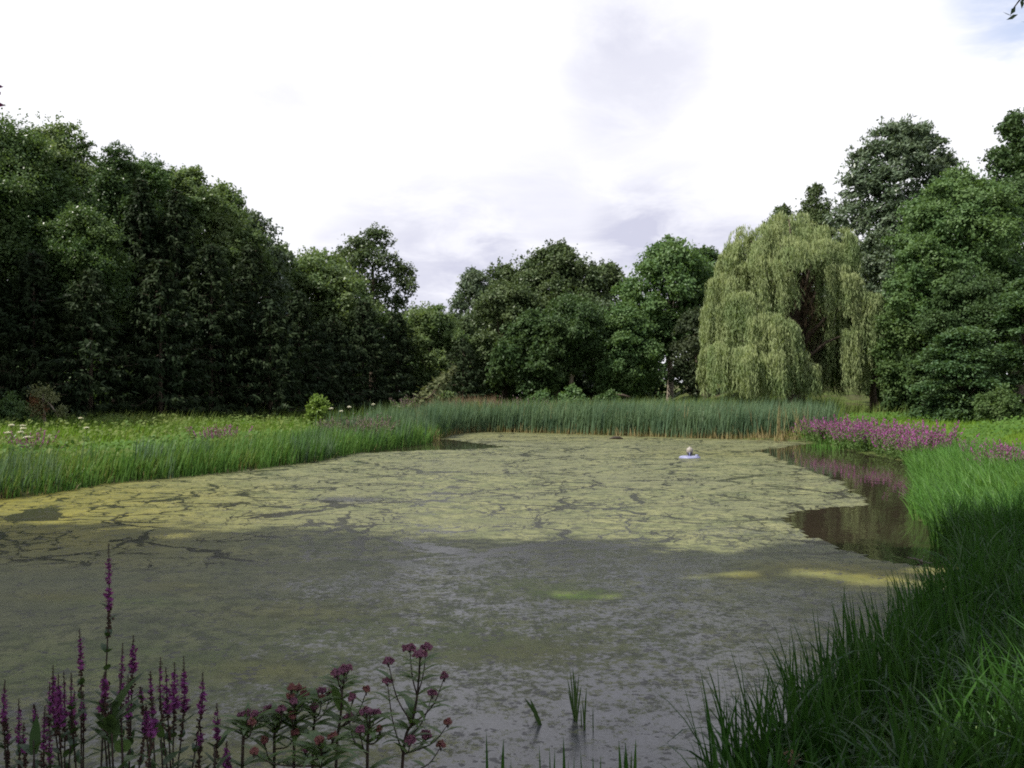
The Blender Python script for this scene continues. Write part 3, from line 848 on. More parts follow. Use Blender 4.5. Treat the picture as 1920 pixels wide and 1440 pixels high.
# weeping willow: arching boughs with curtains of hanging shoots
def willow():
    D0 = 62.0
    bx = (1492 - 960) / FPX * D0
    bz = float(ground_z(bx, D0)[0])
    th = thing('weeping_willow', 'huge pale green weeping willow hanging to the reeds', 'willow tree', (bx, D0, bz))
    mb = MB()
    base = np.array([bx, D0, bz])
    # px, top y, radius in px, distance shift (towards camera negative), lowest y, shoots
    domes = [(1480, 396, 66, 0.5, 500, 240), (1425, 414, 62, 0, 560, 230), (1540, 412, 60, 0.4, 520, 230), (1562, 448, 42, .5, 560, 190), (1393, 458, 46, -.3, 610, 230), (1462, 440, 60, -1.6, 520, 230), (1408, 436, 46, .3, 580, 220), (1380, 480, 44, .6, 640, 180),
             (1535, 448, 52, -1.4, 500, 200), (1368, 508, 42, -.8, 640, 210), (1425, 478, 56, -2.2, 600, 240), (1562, 492, 44, -1.2, 600, 220), (1352, 560, 36, -.6, 690, 170), (1390, 545, 46, -2.4, 650, 210),
             (1440, 582, 50, -3.6, 740, 270), (1385, 622, 50, -3.2, 748, 280), (1352, 640, 34, -2.0, 748, 190), (1470, 648, 44, -4.4, 748, 270), (1500, 668, 32, -3.6, 745, 170), (1425, 640, 46, -4.2, 748, 250),
             (1616, 538, 38, -1.2, 700, 260), (1596, 608, 24, -1.8, 738, 150), (1646, 594, 22, -1.2, 700, 130), (1556, 540, 42, 1.6, 725, 210), (1585, 560, 40, -.2, 735, 200), (1540, 620, 36, 2.6, 740, 160), (1560, 620, 50, 1.2, 744, 340), (1610, 640, 40, 1.4, 744, 240), (1420, 520, 66, 2.5, 740, 240)]
    k_m = D0 / FPX
    for (px, top, rp, ds, low, ns) in domes:
        R = rp * k_m
        d = D0 + ds
        c = P(px, top, d) - base
        c[2] -= R * .75
        zlow = P(px, low, d)[2] - base[2]
        ntr = max(7, ns // 18)
        ut = rdir(ntr); ut[:, 2] = np.abs(ut[:, 2])
        u = nrm(ut[rng.integers(0, ntr, ns)] + rng.normal(size=(ns, 3)) * .11); lt_ = rng.uniform(.5, 1.05, ntr)
        u[:, 2] = np.abs(u[:, 2]) * .9
        st = c + u * np.array([R, R * .9, R * .78]) * rng.uniform(.75, 1.02, (ns, 1))
        az = np.arctan2(u[:, 1], u[:, 0])
        full = np.maximum(st[:, 2] - zlow, .7)
        ln = full * rng.uniform(.38, 1.0, ns)
        for i in range(ns):
            m = max(6, int(ln[i] / .075))
            s = (np.arange(m) + rng.random(m)) / m
            outr = .35 * R * (1 - np.exp(-s * 2.5)) * rng.uniform(.4, 1.0)
            sway = .10 * np.sin(s * 3 + i) + .10 * s
            X = st[i] + np.stack([np.cos(az[i]) * outr + sway, np.sin(az[i]) * outr + 0 * s, .16 * R * np.sin(np.minimum(s * 6, PI)) - s * ln[i]], 1)
            X += rng.normal(size=(m, 3)) * np.array([.055, .055, .03])
            Dd = nrm(np.array([.12, 0, -1.0]) + rng.normal(size=(m, 3)) * .28)
            a = rng.random(m) * 2 * PI
            N = np.stack([np.cos(a), np.sin(a), np.full(m, .25)], 1) + np.array([math.cos(az[i]), math.sin(az[i]), 0]) * .7
            tn = np.clip(.25 + .55 * np.exp(-s * 3) + .4 * rng.random(m) - .1, 0, 1)
            mb.leaves(X, N, Dd, rng.uniform(.20, .38, m), rng.uniform(.032, .062, m), tn)
    mb.build('crown', M['willow'], th)
    tb = MB()
    tb.tube([[0, 0, -.3], [0, 0, 1.2], [.1, 0, 3], [.05, 0, 5], [-.1, 0, 7.5], [-.2, 0, 10.0]], [.75, .58, .5, .42, .28, .1], 10)
    for (px, top, rp, ds, low, ns) in domes:
        e = P(px, top, D0 + ds) - base; e[2] -= .5
        z0 = min(7.5, max(1.8, e[2] * .55))
        b = np.array([.05, 0, z0])
        mid = b * .45 + e * .55 + np.array([0, 0, .5])
        tb.tube([b, (b + mid) / 2 + [0, 0, .15], mid, e], [.17, .12, .08, .03], 6)
    tb.build('trunk', M['bark'], th, smooth=True)
    dt = MB()
    ns = 2200
    C = P(1503, 580, D0 - .2) - base + rng.normal(size=(ns, 3)) * np.array([.62, .7, 2.0])
    dt.leaves(C, rdir(ns), nrm(np.array([0, 0, -1.0]) + rng.normal(size=(ns, 3)) * .25), rng.uniform(.5, 1.1, ns), .04)
    dt.build('dead_twigs', M['willow_dead'], th)


willow()

# far woodland behind everything
mb = MB()
for i in range(75):
    px = rng.uniform(350, 2150); d = rng.uniform(100, 114)
    x = (px - 960) / FPX * d
    z = float(ground_z(x, d)[0])
    hh = rng.uniform(3.0, 9.5) + (2.0 if px > 1350 else 0)
    fill_lobes(mb, [(x, d, z + hh * .8, 2.6), (x + rng.uniform(-2, 2), d, z + hh * .35, 2.9), (x, d + 1, z + .8, 2.6)], .55, 1.0, axis=(x, d))
for i in range(16):
    px = -350 + i * 48; d = rng.uniform(74, 92) - i * .3
    x = (px - 960) / FPX * d
    hh = rng.uniform(6, 9)
    fill_lobes(mb, [(x, d, hh * .8, 3), (x, d, hh * .35, 3.2), (x, d, .9, 2.8)], .5, 1.0, axis=(x, d))
tag(mb.build('distant_wood', M['maple_dark']), kind='stuff')

# trees round the photographer: they shade the near water
ov = broadleaf('overhanging_tree', 'near tree whose leafy twig hangs into the upper right corner', 0, 0, 0, 20, 'maple_mid', .3, 12, H=12.0, R=3.4, loc=(6.6, -.5, .5), leaf=.16, cover=.9)
mb = MB()
e = P(1903, 14, 5.2) - np.array(ov.location); s0 = np.array([.1, .2, 4.5])
pp = [s0, s0 * .6 + e * .4 + [0, 0, .5], s0 * .25 + e * .75 + [.25, 0, .45], e + [.12, 0, .16], e]
mb.tube(pp, [.06, .04, .02, .008, .003], 6)
mb.build('limb', M['bark'], ov, smooth=True)
mb = MB()
k = 46
i = rng.uniform(2.0, 4.0, k)
ptv = np.array(pp)
C = np.stack([np.interp(i, np.arange(5), ptv[:, q]) for q in range(3)], 1) + rng.normal(size=(k, 3)) * .035 + np.array([.04, 0, -.01])
mb.leaves(C, nrm(np.array([0, -.4, .8]) + rng.normal(size=(k, 3)) * .4), nrm(np.array([-.5, 0, -.8]) + rng.normal(size=(k, 3)) * .4), .07, .03)
mb.leaves([e + [0, 0, -.01], e + [.05, 0, .03], e + [.10, 0, .10]], np.array([[.2, -1, .3]] * 3), np.array([[-.6, 0, -.8], [-.3, 0, -1], [-.7, 0, -.6]]), .075, .026)
mb.build('foliage', M['maple_dark'], ov)

sh = None
for (x, y, H, R) in ((-4.6, 3.6, 27, 4.9), (-11.5, 4.2, 24, 5.0), (-18.0, 6.2, 22, 5.0), (-24.5, 6.0, 21, 4.6), (-8.2, 1.2, 26, 5.0), (1.0, -3.0, 24, 5.0), (-15, 0, 24, 5), (-3, -5, 25, 5), (-21, 1.5, 23, 5)):
    if sh is None:
        sh = broadleaf('shade_tree', 'big unseen tree casting shade from outside the view', 0, 0, 0, 60, 'maple_dark', .34, 18, H=17, R=4.8, loc=(x, y, .5), leaf=.3, cover=1.35, group='trees behind the photographer')
        s0 = sh
    else:
        s0 = dup(sh, (x, y, .5), x * 1.7)
    s0.scale = (R / 4.8, R / 4.8, H / 17)


def open_canopy(o, targets):
    """thin the canopy along the sun's path to a few places on the ground: a sun fleck"""
    cr = [c for c in o.children if c.name.startswith('crown')][0]
    me = cr.data
    n = len(me.vertices)
    V = np.empty(n * 3, np.float32); me.vertices.foreach_get('co', V); V = V.reshape(-1, 3)
    a = o.rotation_euler.z; sx, sy, sz = o.scale
    W = V * np.array([sx, sy, sz])
    W = np.stack([W[:, 0] * math.cos(a) - W[:, 1] * math.sin(a), W[:, 0] * math.sin(a) + W[:, 1] * math.cos(a), W[:, 2]], 1) + np.array(o.location)
    C = W.reshape(-1, 4, 3).mean(1)
    d = np.array(_sd)
    keep = np.ones(len(C), bool)
    thin = np.clip(.5 + .5 * wob(C[:, 0], C[:, 1] + C[:, 2] * .6, 2.2) + rng.normal(size=len(C)) * .12, 0, 1.3)
    for tx, ty, tz, r in targets:
        v = C - np.array([tx, ty, tz])
        keep &= np.linalg.norm(v - (v @ d)[:, None] * d, axis=1) > r * (.55 + .9 * thin)
    if keep.all(): return
    nb = MB()
    nb.add(V.reshape(-1, 4, 3)[keep].reshape(-1, 3), np.arange(4 * keep.sum()).reshape(-1, 4), tint=np.repeat(rng.random(int(keep.sum())), 4))
    new = nb.build('crown', M['maple_dark'], o)
    bpy.data.objects.remove(cr, do_unlink=True)


for o in [q for q in col.objects if q.name.startswith('shade_tree')]:
    open_canopy(o, ((2.75, 5.1, .5, .55), (3.15, 5.6, .5, .55), (2.45, 4.7, .5, .5), (4.3, 11.3, 0, .5), (4.8, 11.0, 0, .45), (3.7, 11.7, 0, .4), (5.2, 11.9, .1, .5), (2.75, 11.7, 0, .3), (2.2, 11.5, 0, .2), (.60, 10.55, 0, .20), (1.0, 10.4, 0, .20), (1.4, 11.1, 0, .15), (-3.6, 11.0, 0, .16)))
for (x, y, H) in ((-33, 46, 20), (-30, 38, 17), (-38, 55, 21)):  # unseen trees added left of the view to darken the spruce row
    s0 = dup(sh, (x, y, .6), x); s0.scale = (1.1, 1.1, H / 17)


# ------------------------------------------------------------------ grass, reeds and weeds
M['reed'] = leaf_mat('cattail_blade', (.062, .112, .066), (.125, .185, .098), .28, .08, .35, base=(.30, .23, .10), base_to=.36, patch=.5, tscale=.6)
M['reed_green'] = leaf_mat('reed_blade', (.060, .140, .034), (.110, .200, .050), .32, .07, .35, base=(.14, .15, .04), base_to=.14, patch=.55, tscale=.8)
M['grass'] = leaf_mat('meadow_grass', (.085, .185, .020), (.150, .240, .034), .38, .02, .5, patch=.6, tscale=.35)
M['grass_rough'] = leaf_mat('rough_grass', (.085, .145, .035), (.155, .190, .055), .35, .015, .5, patch=.6, tscale=.5)
M['bank_grass'] = leaf_mat('bank_grass', (.062, .165, .030), (.115, .225, .050), .35, .06, .36, patch=.35, tscale=.7)
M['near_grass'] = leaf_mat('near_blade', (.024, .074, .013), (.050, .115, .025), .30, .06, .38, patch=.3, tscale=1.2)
M['dead_reed'] = leaf_mat('dead_reed', (.17, .13, .065), (.30, .26, .13), .25, .03, .5, patch=.2)
M['pink_grass'] = leaf_mat('pink_grass', (.20, .13, .09), (.28, .20, .13), .25, .03, .5)
M['lilac'] = leaf_mat('faded_flowers', (.17, .12, .13), (.24, .17, .18), .25, .03, .5)
M['magenta'] = leaf_mat('loosestrife_flowers', (.25, .06, .21), (.44, .14, .39), .3, .03, .5, patch=.3)
M['violet'] = leaf_mat('loosestrife_spike', (.13, .03, .125), (.33, .095, .305), .3, .03, .5, patch=.1)
M['seed'] = leaf_mat('loosestrife_seed', (.05, .035, .03), (.08, .05, .04), .1, .03, .5)
M['weed_leaf'] = leaf_mat('weed_leaf', (.075, .140, .038), (.130, .200, .060), .35, .07, .35, patch=.3)
M['dark_leaf'] = leaf_mat('dark_weed_leaf', (.040, .078, .028), (.070, .115, .044), .3, .06, .35, patch=.3)
M['butterbur'] = leaf_mat('butterbur_leaf', (.065, .14, .028), (.105, .18, .042), .35, .015, .5, patch=.3)
M['stem'] = solid_mat('weed_stem', (.035, .035, .018), (.07, .05, .03), .7, 30)
M['dark_stem'] = solid_mat('dark_stem', (.020, .014, .012), (.045, .03, .022), .6, 30)
M['white_flower'] = leaf_mat('white_flower', (.55, .52, .46), (.7, .68, .6), .3, .02, .5)
M['agrimony'] = leaf_mat('agrimony_flower', (.17, .07, .115), (.29, .135, .195), .25, .03, .5, patch=.15)
M['agrimony_bud'] = leaf_mat('agrimony_bud', (.26, .14, .10), (.22, .08, .10), .25, .03, .5, patch=.15)


def scatter(n, x0, x1, y0, y1, cond):
    """random places that meet a condition on (x, y, distance to shore)"""
    X, Y, S = [], [], []
    tot = 0
    for _ in range(60):
        x = rng.uniform(x0, x1, n); y = rng.uniform(y0, y1, n)
        sd = shore_sd(x, y)
        k = cond(x, y, sd)
        X.append(x[k]); Y.append(y[k]); S.append(sd[k]); tot += k.sum()
        if tot >= n: break
    X, Y, S = np.concatenate(X)[:n], np.concatenate(Y)[:n], np.concatenate(S)[:n]
    return X, Y, S, ground_z(X, Y, S)


def in_view(x, y, m=1.0):
    return (y > 1) & (np.abs(x) < y * .533 + m)


def grass(name, mat, n, box, cond, h, w, lean=(0, .35), bend=(.1, .8), nseg=2, hvar=None, wind=None, belly=0.0, kind='stuff', sink=.03, pw=2.2):
    x, y, s, z = scatter(n, *box, cond)
    k = len(x)
    hh = rng.uniform(h[0], h[1], k)
    if hvar is not None: hh = hh * hvar(x, y, s)
    mb = MB()
    az = rng.uniform(0, 2 * PI, k) if wind is None else wind + rng.normal(size=k) * .9
    mb.blades(np.stack([x, y, np.maximum(z, -.12) - sink], 1), hh, rng.uniform(w[0], w[1], k), az, rng.uniform(*lean, k), rng.uniform(*bend, k), nseg, 1.2, belly=belly, pw=pw,
              tint=np.clip(.5 + .25 * wob(x, y, .8, 2) + rng.normal(size=k) * .33, 0, 1))
    return tag(mb.build(name, M[mat]), kind=kind)


hv = lambda x, y, s: 1 + .28 * wob(x, y, .9, 1) + .16 * wob(x, y, 2.7, 5)
left = lambda x, y: (x < -3.0 - .0 * y) & (x < -2.4) & ~((y > 52) & (x > -5))
# cattail belt along the far shore
grass('cattails', 'reed', 17000, (-4.6, 15.5, 44, 57), lambda x, y, s: (s > -.35) & (s < 4.6) & in_view(x, y, 2) & (y > 46.5 - .25 * np.clip(x - 10, 0, 9)) & ~((x > 12.6) & (y < 44.5)), (1.15, 1.95), (.03, .055), (0, .13), (.0, .55), 4,
      hvar=lambda x, y, s: 1 + .12 * wob(x, y, .8, 1) + .14 * wob(x, y, 2.4, 3), wind=.3, sink=.12)
grass('dead_reeds', 'dead_reed', 2000, (-4.6, 14, 44, 56), lambda x, y, s: (s > -.45) & (s < .7) & in_view(x, y, 2) & (wob(x, y, 1.9, 2) > -.35), (.25, .85), (.025, .05), (0, .3), (.0, .9), 3, sink=.12)
grass('dead_reeds', 'dead_reed', 500, (-4.6, 14, 44, 57), lambda x, y, s: (s > .2) & (s < 4.0) & in_view(x, y, 2), (1.4, 1.95), (.03, .05), (0, .2), (.0, .5), 3, sink=.12)
grass('dead_reeds', 'dead_reed', 900, (-14, -3.2, 20, 50), lambda x, y, s: (s > -.35) & (s < .5) & (x < -3.3), (.15, .5), (.015, .03), (0, .5), (.0, .9), 3, sink=.1)
grass('cattails', 'reed', 2600, (-8.5, -3.0, 39, 55), lambda x, y, s: (s > -.2) & (s < 3.2) & (wob(x, y, .35, 4) > -.25), (1.0, 1.6), (.035, .06), (0, .12), (.0, .4), 3, hvar=hv, wind=.3, sink=.12)
grass('cattails', 'reed', 500, (-12.5, -10.0, 18.5, 23), lambda x, y, s: (s > -.2) & (s < 1.5) & (x < -.5185 * y + 1.0), (.8, 1.15), (.02, .035), (0, .15), (.0, .6), 4, wind=.3, sink=.12)
grass('cattails', 'reed', 1500, (-13, -5, 22, 38), lambda x, y, s: (s > -.3) & (s < 1.4) & (x < -3.3) & (wob(x, y, .45, 3) > .12), (.65, 1.1), (.024, .042), (0, .14), (.0, .6), 4, hvar=lambda x, y, s: 1 + .2 * wob(x, y, 2.4, 3), wind=.3, sink=.12)
grass('rough_grass', 'grass_rough', 5000, (-3, 20, 57, 63), lambda x, y, s: (s > 3.0) & in_view(x, y, 2), (1.0, 1.65), (.03, .05), (0, .25), (.1, .6), 3, hvar=lambda x, y, s: 1 + .2 * wob(x, y, 1.4, 3), wind=.3)
# green reeds on the left shore
grass('reeds', 'reed_green', 10500, (-14, -3.2, 20, 53), lambda x, y, s: (s > -.35) & (s < 2.2) & (x < -3.3) & (wob(x, y, .45, 3) > -.62) & (rng.random(len(x)) < np.clip(1.15 - s * .3, .2, 1)), (.45, 1.05), (.024, .044), (0, .16), (.0, .7), 4,
      hvar=lambda x, y, s: (1 + .22 * wob(x, y, .9, 1) + .26 * wob(x, y, 2.6, 7)) * (.72 + .28 * smooth01(y, 20, 32)), wind=.2, sink=.10)
grass('sedge', 'grass_rough', 6000, (-16, -3.2, 19, 53), lambda x, y, s: (s > -.1) & (s < 3.0) & (x < -3.3) & (wob(x, y, .45, 3) < .1), (.45, .85), (.015, .028), (0, .35), (.1, 1.0), 3, hvar=hv, wind=.4)
# meadow
grass('meadow_grass', 'grass', 46000, (-36, -3, 22, 75), lambda x, y, s: (s > 1.2) & in_view(x, y, 2) & (x < -3.5 - .0 * y), (.28, .55), (.02, .04), (0, .4), (.1, .9), 2, hvar=hv, wind=.3)
grass('meadow_grass', 'grass', 30000, (5, 33, 14, 64), lambda x, y, s: (s > .8) & in_view(x, y, 2) & (x > 7) & ~((y > 44) & (x < 12)), (.28, .50), (.02, .04), (0, .4), (.1, .9), 2, hvar=hv, wind=.3)
grass('rough_grass', 'grass_rough', 14000, (-30, 26, 54, 84), lambda x, y, s: (s > 3.0) & in_view(x, y, 2), (.6, 1.15), (.03, .05), (0, .35), (.1, .7), 2, hvar=hv, wind=.3)
grass('rough_grass', 'grass_rough', 7000, (-34, -4, 22, 60), lambda x, y, s: (s > 1.5) & in_view(x, y, 2) & (x < -3.5) & (wob(x, y, .3, 6) > .1), (.5, .85), (.015, .03), (0, .35), (.1, .9), 3, hvar=hv, wind=.3)
grass('flowering_grass', 'pink_grass', 1500, (-8, 5, 60, 66), lambda x, y, s: np.abs((x + 3.2) / 2.2) ** 2 < 1 + wob(x, y, 1), (1.1, 1.75), (.03, .05), (0, .2), (.1, .4), 2)
# right bank
grass('bank_grass', 'bank_grass', 13000, (5, 17, 13, 29.5), lambda x, y, s: (s > -.15) & (s < 4.5) & in_view(x, y, 1), (.40, .80), (.014, .028), (0, .4), (.3, 1.5), 4, hvar=hv, wind=2.6)
grass('bank_grass', 'bank_grass', 150, (10, 14.5, 37, 42), lambda x, y, s: (s > -1.0) & (np.hypot((x - 12.3) / 1.1, (y - 38.6) / 1.6) < 1), (.25, .6), (.02, .035), (0, .25), (.1, .6), 3, sink=.0)
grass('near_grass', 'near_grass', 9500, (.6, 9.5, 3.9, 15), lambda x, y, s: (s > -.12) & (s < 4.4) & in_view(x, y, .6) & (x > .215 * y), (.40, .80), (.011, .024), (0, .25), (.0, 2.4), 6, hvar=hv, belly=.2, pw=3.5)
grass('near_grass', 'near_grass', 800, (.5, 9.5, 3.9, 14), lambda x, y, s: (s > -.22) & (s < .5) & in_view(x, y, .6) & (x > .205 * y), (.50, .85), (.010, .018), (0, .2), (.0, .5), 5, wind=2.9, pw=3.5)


def broad_patch(name, mat, n, cond, box, lh, size):
    x, y, s, z = scatter(n, *box, cond)
    k = len(x)
    mb = MB()
    C = np.stack([x, y, z + rng.uniform(*lh, k)], 1)
    a = rng.uniform(0, 2 * PI, k)
    mb.leaves(C, nrm(np.array([-.1, -.35, .8]) + rng.normal(size=(k, 3)) * .35), np.stack([np.cos(a), np.sin(a), np.full(k, -.3)], 1), rng.uniform(*size, k), rng.uniform(*size, k) * .9)
    return tag(mb.build(name, M[mat]), kind='stuff')


broad_patch('butterbur_leaves', 'butterbur', 2000, lambda x, y, s: (s > 2.4) & (np.abs(s - 4.2 - .7 * wob(x, y, .5)) < 1.1) & (wob(x, y, 1.1, 2) > -.3) & in_view(x, y, 1), (-18, -6.5, 26, 40), (.15, .5), (.10, .24))
broad_patch('weed_leaves', 'grass_rough', 6500, lambda x, y, s: (s > 1.0) & in_view(x, y, 1) & (wob(x, y, .4, 5) > -.1), (-26, -5, 22, 55), (.1, .55), (.08, .2))
broad_patch('weed_leaves', 'butterbur', 4000, lambda x, y, s: (s > 1.5) & in_view(x, y, 1) & (wob(x, y, .4, 5) > .1), (10, 28, 26, 55), (.1, .5), (.08, .2))
broad_patch('weed_leaves', 'weed_leaf', 5000, lambda x, y, s: (s > .3) & (s < 5) & in_view(x, y, .6), (.5, 9, 3.9, 13), (.02, .25), (.05, .14))


# loosestrife clumps further off
def loosestrife_proto(i, flower='magenta'):
    th = thing('loosestrife_clump', 'tmp', 'flowering plant', (0, 0, -50))
    fb, lb = MB(), MB()
    ns = 20
    b = rng.normal(size=(ns, 2)) * .20
    h = rng.uniform(.55, 1.15, ns)
    tipo = b * 2.1 + rng.normal(size=(ns, 2)) * .07
    for k in range(ns):
        s0, m = .60, 20
        s = rng.uniform(s0, 1.0, m)
        C = np.stack([b[k, 0] + (tipo[k, 0] - b[k, 0]) * s, b[k, 1] + (tipo[k, 1] - b[k, 1]) * s, h[k] * s], 1) + rng.normal(size=(m, 3)) * .018 * (1.25 - s)[:, None]
        fb.leaves(C, rdir(m), rdir(m) + np.array([0, 0, .8]), .062, .04)
        m = 22
        s = rng.uniform(.1, .85, m)
        C = np.stack([b[k, 0] + (tipo[k, 0] - b[k, 0]) * s, b[k, 1] + (tipo[k, 1] - b[k, 1]) * s, h[k] * s], 1) + rng.normal(size=(m, 3)) * .05
        lb.leaves(C, nrm(rng.normal(size=(m, 3)) * .6 + np.array([0, 0, .7])), rdir(m), .12, .04)
        lb.tube([[b[k, 0], b[k, 1], -.05], [(b[k, 0] + tipo[k, 0]) / 2, (b[k, 1] + tipo[k, 1]) / 2, h[k] * .5], [tipo[k, 0], tipo[k, 1], h[k]]], [.008, .007, .003], 4, cap=False)
    fb.build('blossom', M[flower], th)
    lb.build('foliage', M['weed_leaf'], th)
    return th


protos = [loosestrife_proto(i) for i in range(3)]
pale = [loosestrife_proto(i, 'lilac') for i in range(2)]
used = set()


def place_clump(src, x, y, s, label, group, dz=0.0):
    z = max(float(ground_z(x, y)[0]), -.02) + dz
    if src.name not in used:
        used.add(src.name)
        o = src; o.location = (x, y, z); o.rotation_euler = (0, 0, rng.uniform(0, 6)); o.scale = (s,) * 3
        o['label'] = label; o['group'] = group
        return o
    return dup(src, (x, y, z), rng.uniform(0, 6), s, label, group)


edge = [G(1512, 829), G(1545, 835), G(1580, 843), G(1620, 851), G(1660, 858), G(1700, 866), G(1722, 872)]
edge = np.array(edge)
for i in range(64):
    u = rng.uniform(0, len(edge) - 1.001)
    k = int(u); e = edge[k] * (1 - u + k) + edge[k + 1] * (u - k)
    back = rng.random() ** 1.5 * 2.2
    x, y = e[0] + back * .75 + .1, e[1] + back * .7
    place_clump(protos[i % 3], x, y, rng.uniform(.75, 1.08), 'magenta loosestrife clump in the dense drift overhanging the dark open water', 'loosestrife drift on the right shore')
for i, (px, y2, q) in enumerate(((1815, 30, .6), (1832, 27, .7), (1846, 25, .65), (1872, 24, .7), (1882, 23.5, .7), (1893, 24, .75), (1904, 23.5, .7), (1912, 24.5, .7), (1898, 26, .75))):
    place_clump(protos[i % 3], (px - 960) / FPX * y2, y2, q, 'loosestrife clump scattered in the tall grass of the right meadow', 'loosestrife in the right meadow')
for px, y in ((60, 27.5), (66, 27.2), (395, 33.5), (402, 34), (410, 33.2), (418, 33.8), (430, 34.2)):
    place_clump(protos[1], (px - 960) / FPX * y, y, .8, 'loosestrife clump in the weeds of the left meadow', 'loosestrife in the left meadow')
for i in range(30):
    px = rng.uniform(605, 730); y = rng.uniform(37.5, 42)
    x = (px - 960) / FPX * y
    if shore_sd([x], [y])[0] < .5: continue
    place_clump(pale[i % 2], x, y, rng.uniform(.85, 1.1), 'faded lilac flowering clump behind the left reeds', 'faded flowers behind the left reeds')
for i in range(12):
    px = rng.uniform(930, 1010) if i < 8 else rng.uniform(760, 800); y = rng.uniform(60, 63)
    place_clump(pale[i % 2], (px - 960) / FPX * y, y, 1.45, 'tall faded pink flowering clump above the cattails', 'faded flowers above the cattails')

# white umbels in the left meadow
hog = None
for i, (px, py, d) in enumerate(((22, 796, 30), (43, 797, 31), (44, 802, 29), (15, 810, 28), (39, 809, 28.5), (52, 818, 27), (162, 801, 31), (152, 783, 36), (621, 765, 44), (640, 770, 43), (655, 762, 46), (700, 757, 50))):
    p = P(px, py, d)
    gz = float(ground_z(p[0], d)[0])
    if hog is None:
        hog = thing('hogweed', '', 'flowering plant', (0, 0, 0))
        mb = MB(); mb.tube([[0, 0, -.05], [.02, 0, .5], [0, 0, .95]], [.012, .01, .006], 5)
        for a in range(9): mb.tube([[0, 0, .88], [.09 * math.cos(a * .7), .09 * math.sin(a * .7), .99]], [.004, .003], 4)
        mb.build('stem', M['stem'], hog)
        mb = MB(); k = 160; r = np.sqrt(rng.random(k)) * .16; a = rng.random(k) * 2 * PI
        mb.leaves(np.stack([r * np.cos(a), r * np.sin(a), 1.0 - r * r * 1.2 + rng.normal(size=k) * .01], 1), nrm(np.array([0, 0, 1]) + rng.normal(size=(k, 3)) * .3), rdir(k), .045, .04)
        mb.build('umbel', M['white_flower'], hog)
        mb = MB(); mb.leaves(rng.normal(size=(14, 3)) * [.14, .14, .12] + [0, 0, .4], rdir(14) + [0, 0, 1], rdir(14), .22, .12); mb.build('foliage', M['weed_leaf'], hog)
        o = hog
    else:
        o = dup(hog, (0, 0, 0))
    o.location = (p[0], d, gz); o.rotation_euler = (0, 0, i * 1.3); s = (p[2] - gz); o.scale = (.6, .6, max(.3, s))
    o['label'] = 'white flat topped umbel flower in the left meadow' if i < 8 else 'small white umbel flower above the far end of the left reeds'
    o['group'] = 'white umbels in the left meadow' if i < 8 else 'white umbels behind the left reeds'

# broken rusty sapling by the spruces
d = 39.5; p = P(85, 772, d)
bs = thing('broken_sapling', 'broken conifer sapling with rusty and pale leaves before the dark spruces', 'sapling', (p[0], d, float(ground_z(p[0], d)[0])))
mb = MB(); mb.tube([[0, 0, -.1], [-.05, 0, .8], [-.1, 0, 1.5]], [.06, .05, .03], 6); mb.tube([[-.05, 0, 1.3], [.3, -.1, 1.0], [.6, -.1, .55]], [.04, .03, .015], 6)
mb.build('trunk', M['pale_bark'], bs)
mb = MB(); fill_lobes(mb, [(-.15, 0, 1.45, .34), (-.25, 0, .75, .36), (.25, 0, 1.2, .25), (.65, -.1, .7, .22)], .16, 1.0, aspect=.35); mb.build('crown', M['spruce_tip'], bs)
M['rust'] = leaf_mat('rusty_leaf', (.18, .09, .05), (.13, .08, .04), .25, .02)
mb = MB(); fill_lobes(mb, [(-.3, -.1, 1.1, .22), (-.15, 0, .85, .3)], .14, .7, aspect=.35); mb.build('withered_foliage', M['rust'], bs)

# fallen log behind the reeds, floating log, dead branch
x = (1158 - 960) / FPX * 66
lg = thing('fallen_log', 'grey brown fallen log lying behind the cattails', 'log', (x, 66, float(ground_z(x, 66)[0]) + 1.22))
mb = MB(); mb.tube([[-.8, 0, .1], [-.3, 0, .18], [.3, .1, .17], [.9, 0, .0]], [.05, .09, .09, .06], 8); mb.build('trunk', M['bark'], lg, smooth=True)
mb = MB(); mb.tube([[-.7, 0, .1], [-.7, 0, -1.3]], [.16, .2], 7); mb.build('stump', M['bark'], lg, smooth=True)
gx, gy = G(1155, 823.5)
fl = thing('floating_wood', 'dark piece of driftwood floating before the cattails', 'driftwood', (gx, gy, .02))
mb = MB(); mb.tube([[-.32, 0, 0], [-.1, .02, .05], [.15, 0, .04], [.34, .03, -.01]], [.03, .07, .08, .03], 8); mb.build('trunk', M['dark_stem'], fl, smooth=True)
gx, gy = G(1726, 1054)
db = thing('dead_branch', 'pale dead branch sticking out of the dark water by the right bank', 'branch', (gx, gy, 0.0))
mb = MB(); mb.tube([[-.17, .02, .06], [-.06, .0, .04], [.0, 0, .015], [.09, -.03, -.01], [.24, -.06, -.03]], [.011, .014, .016, .017, .018], 7)
mb.tube([[0, 0, .02], [.05, .06, .05], [.08, .10, .07]], [.008, .006, .003], 5)
mb.build('bough', M['pale_bark'], db, smooth=True)

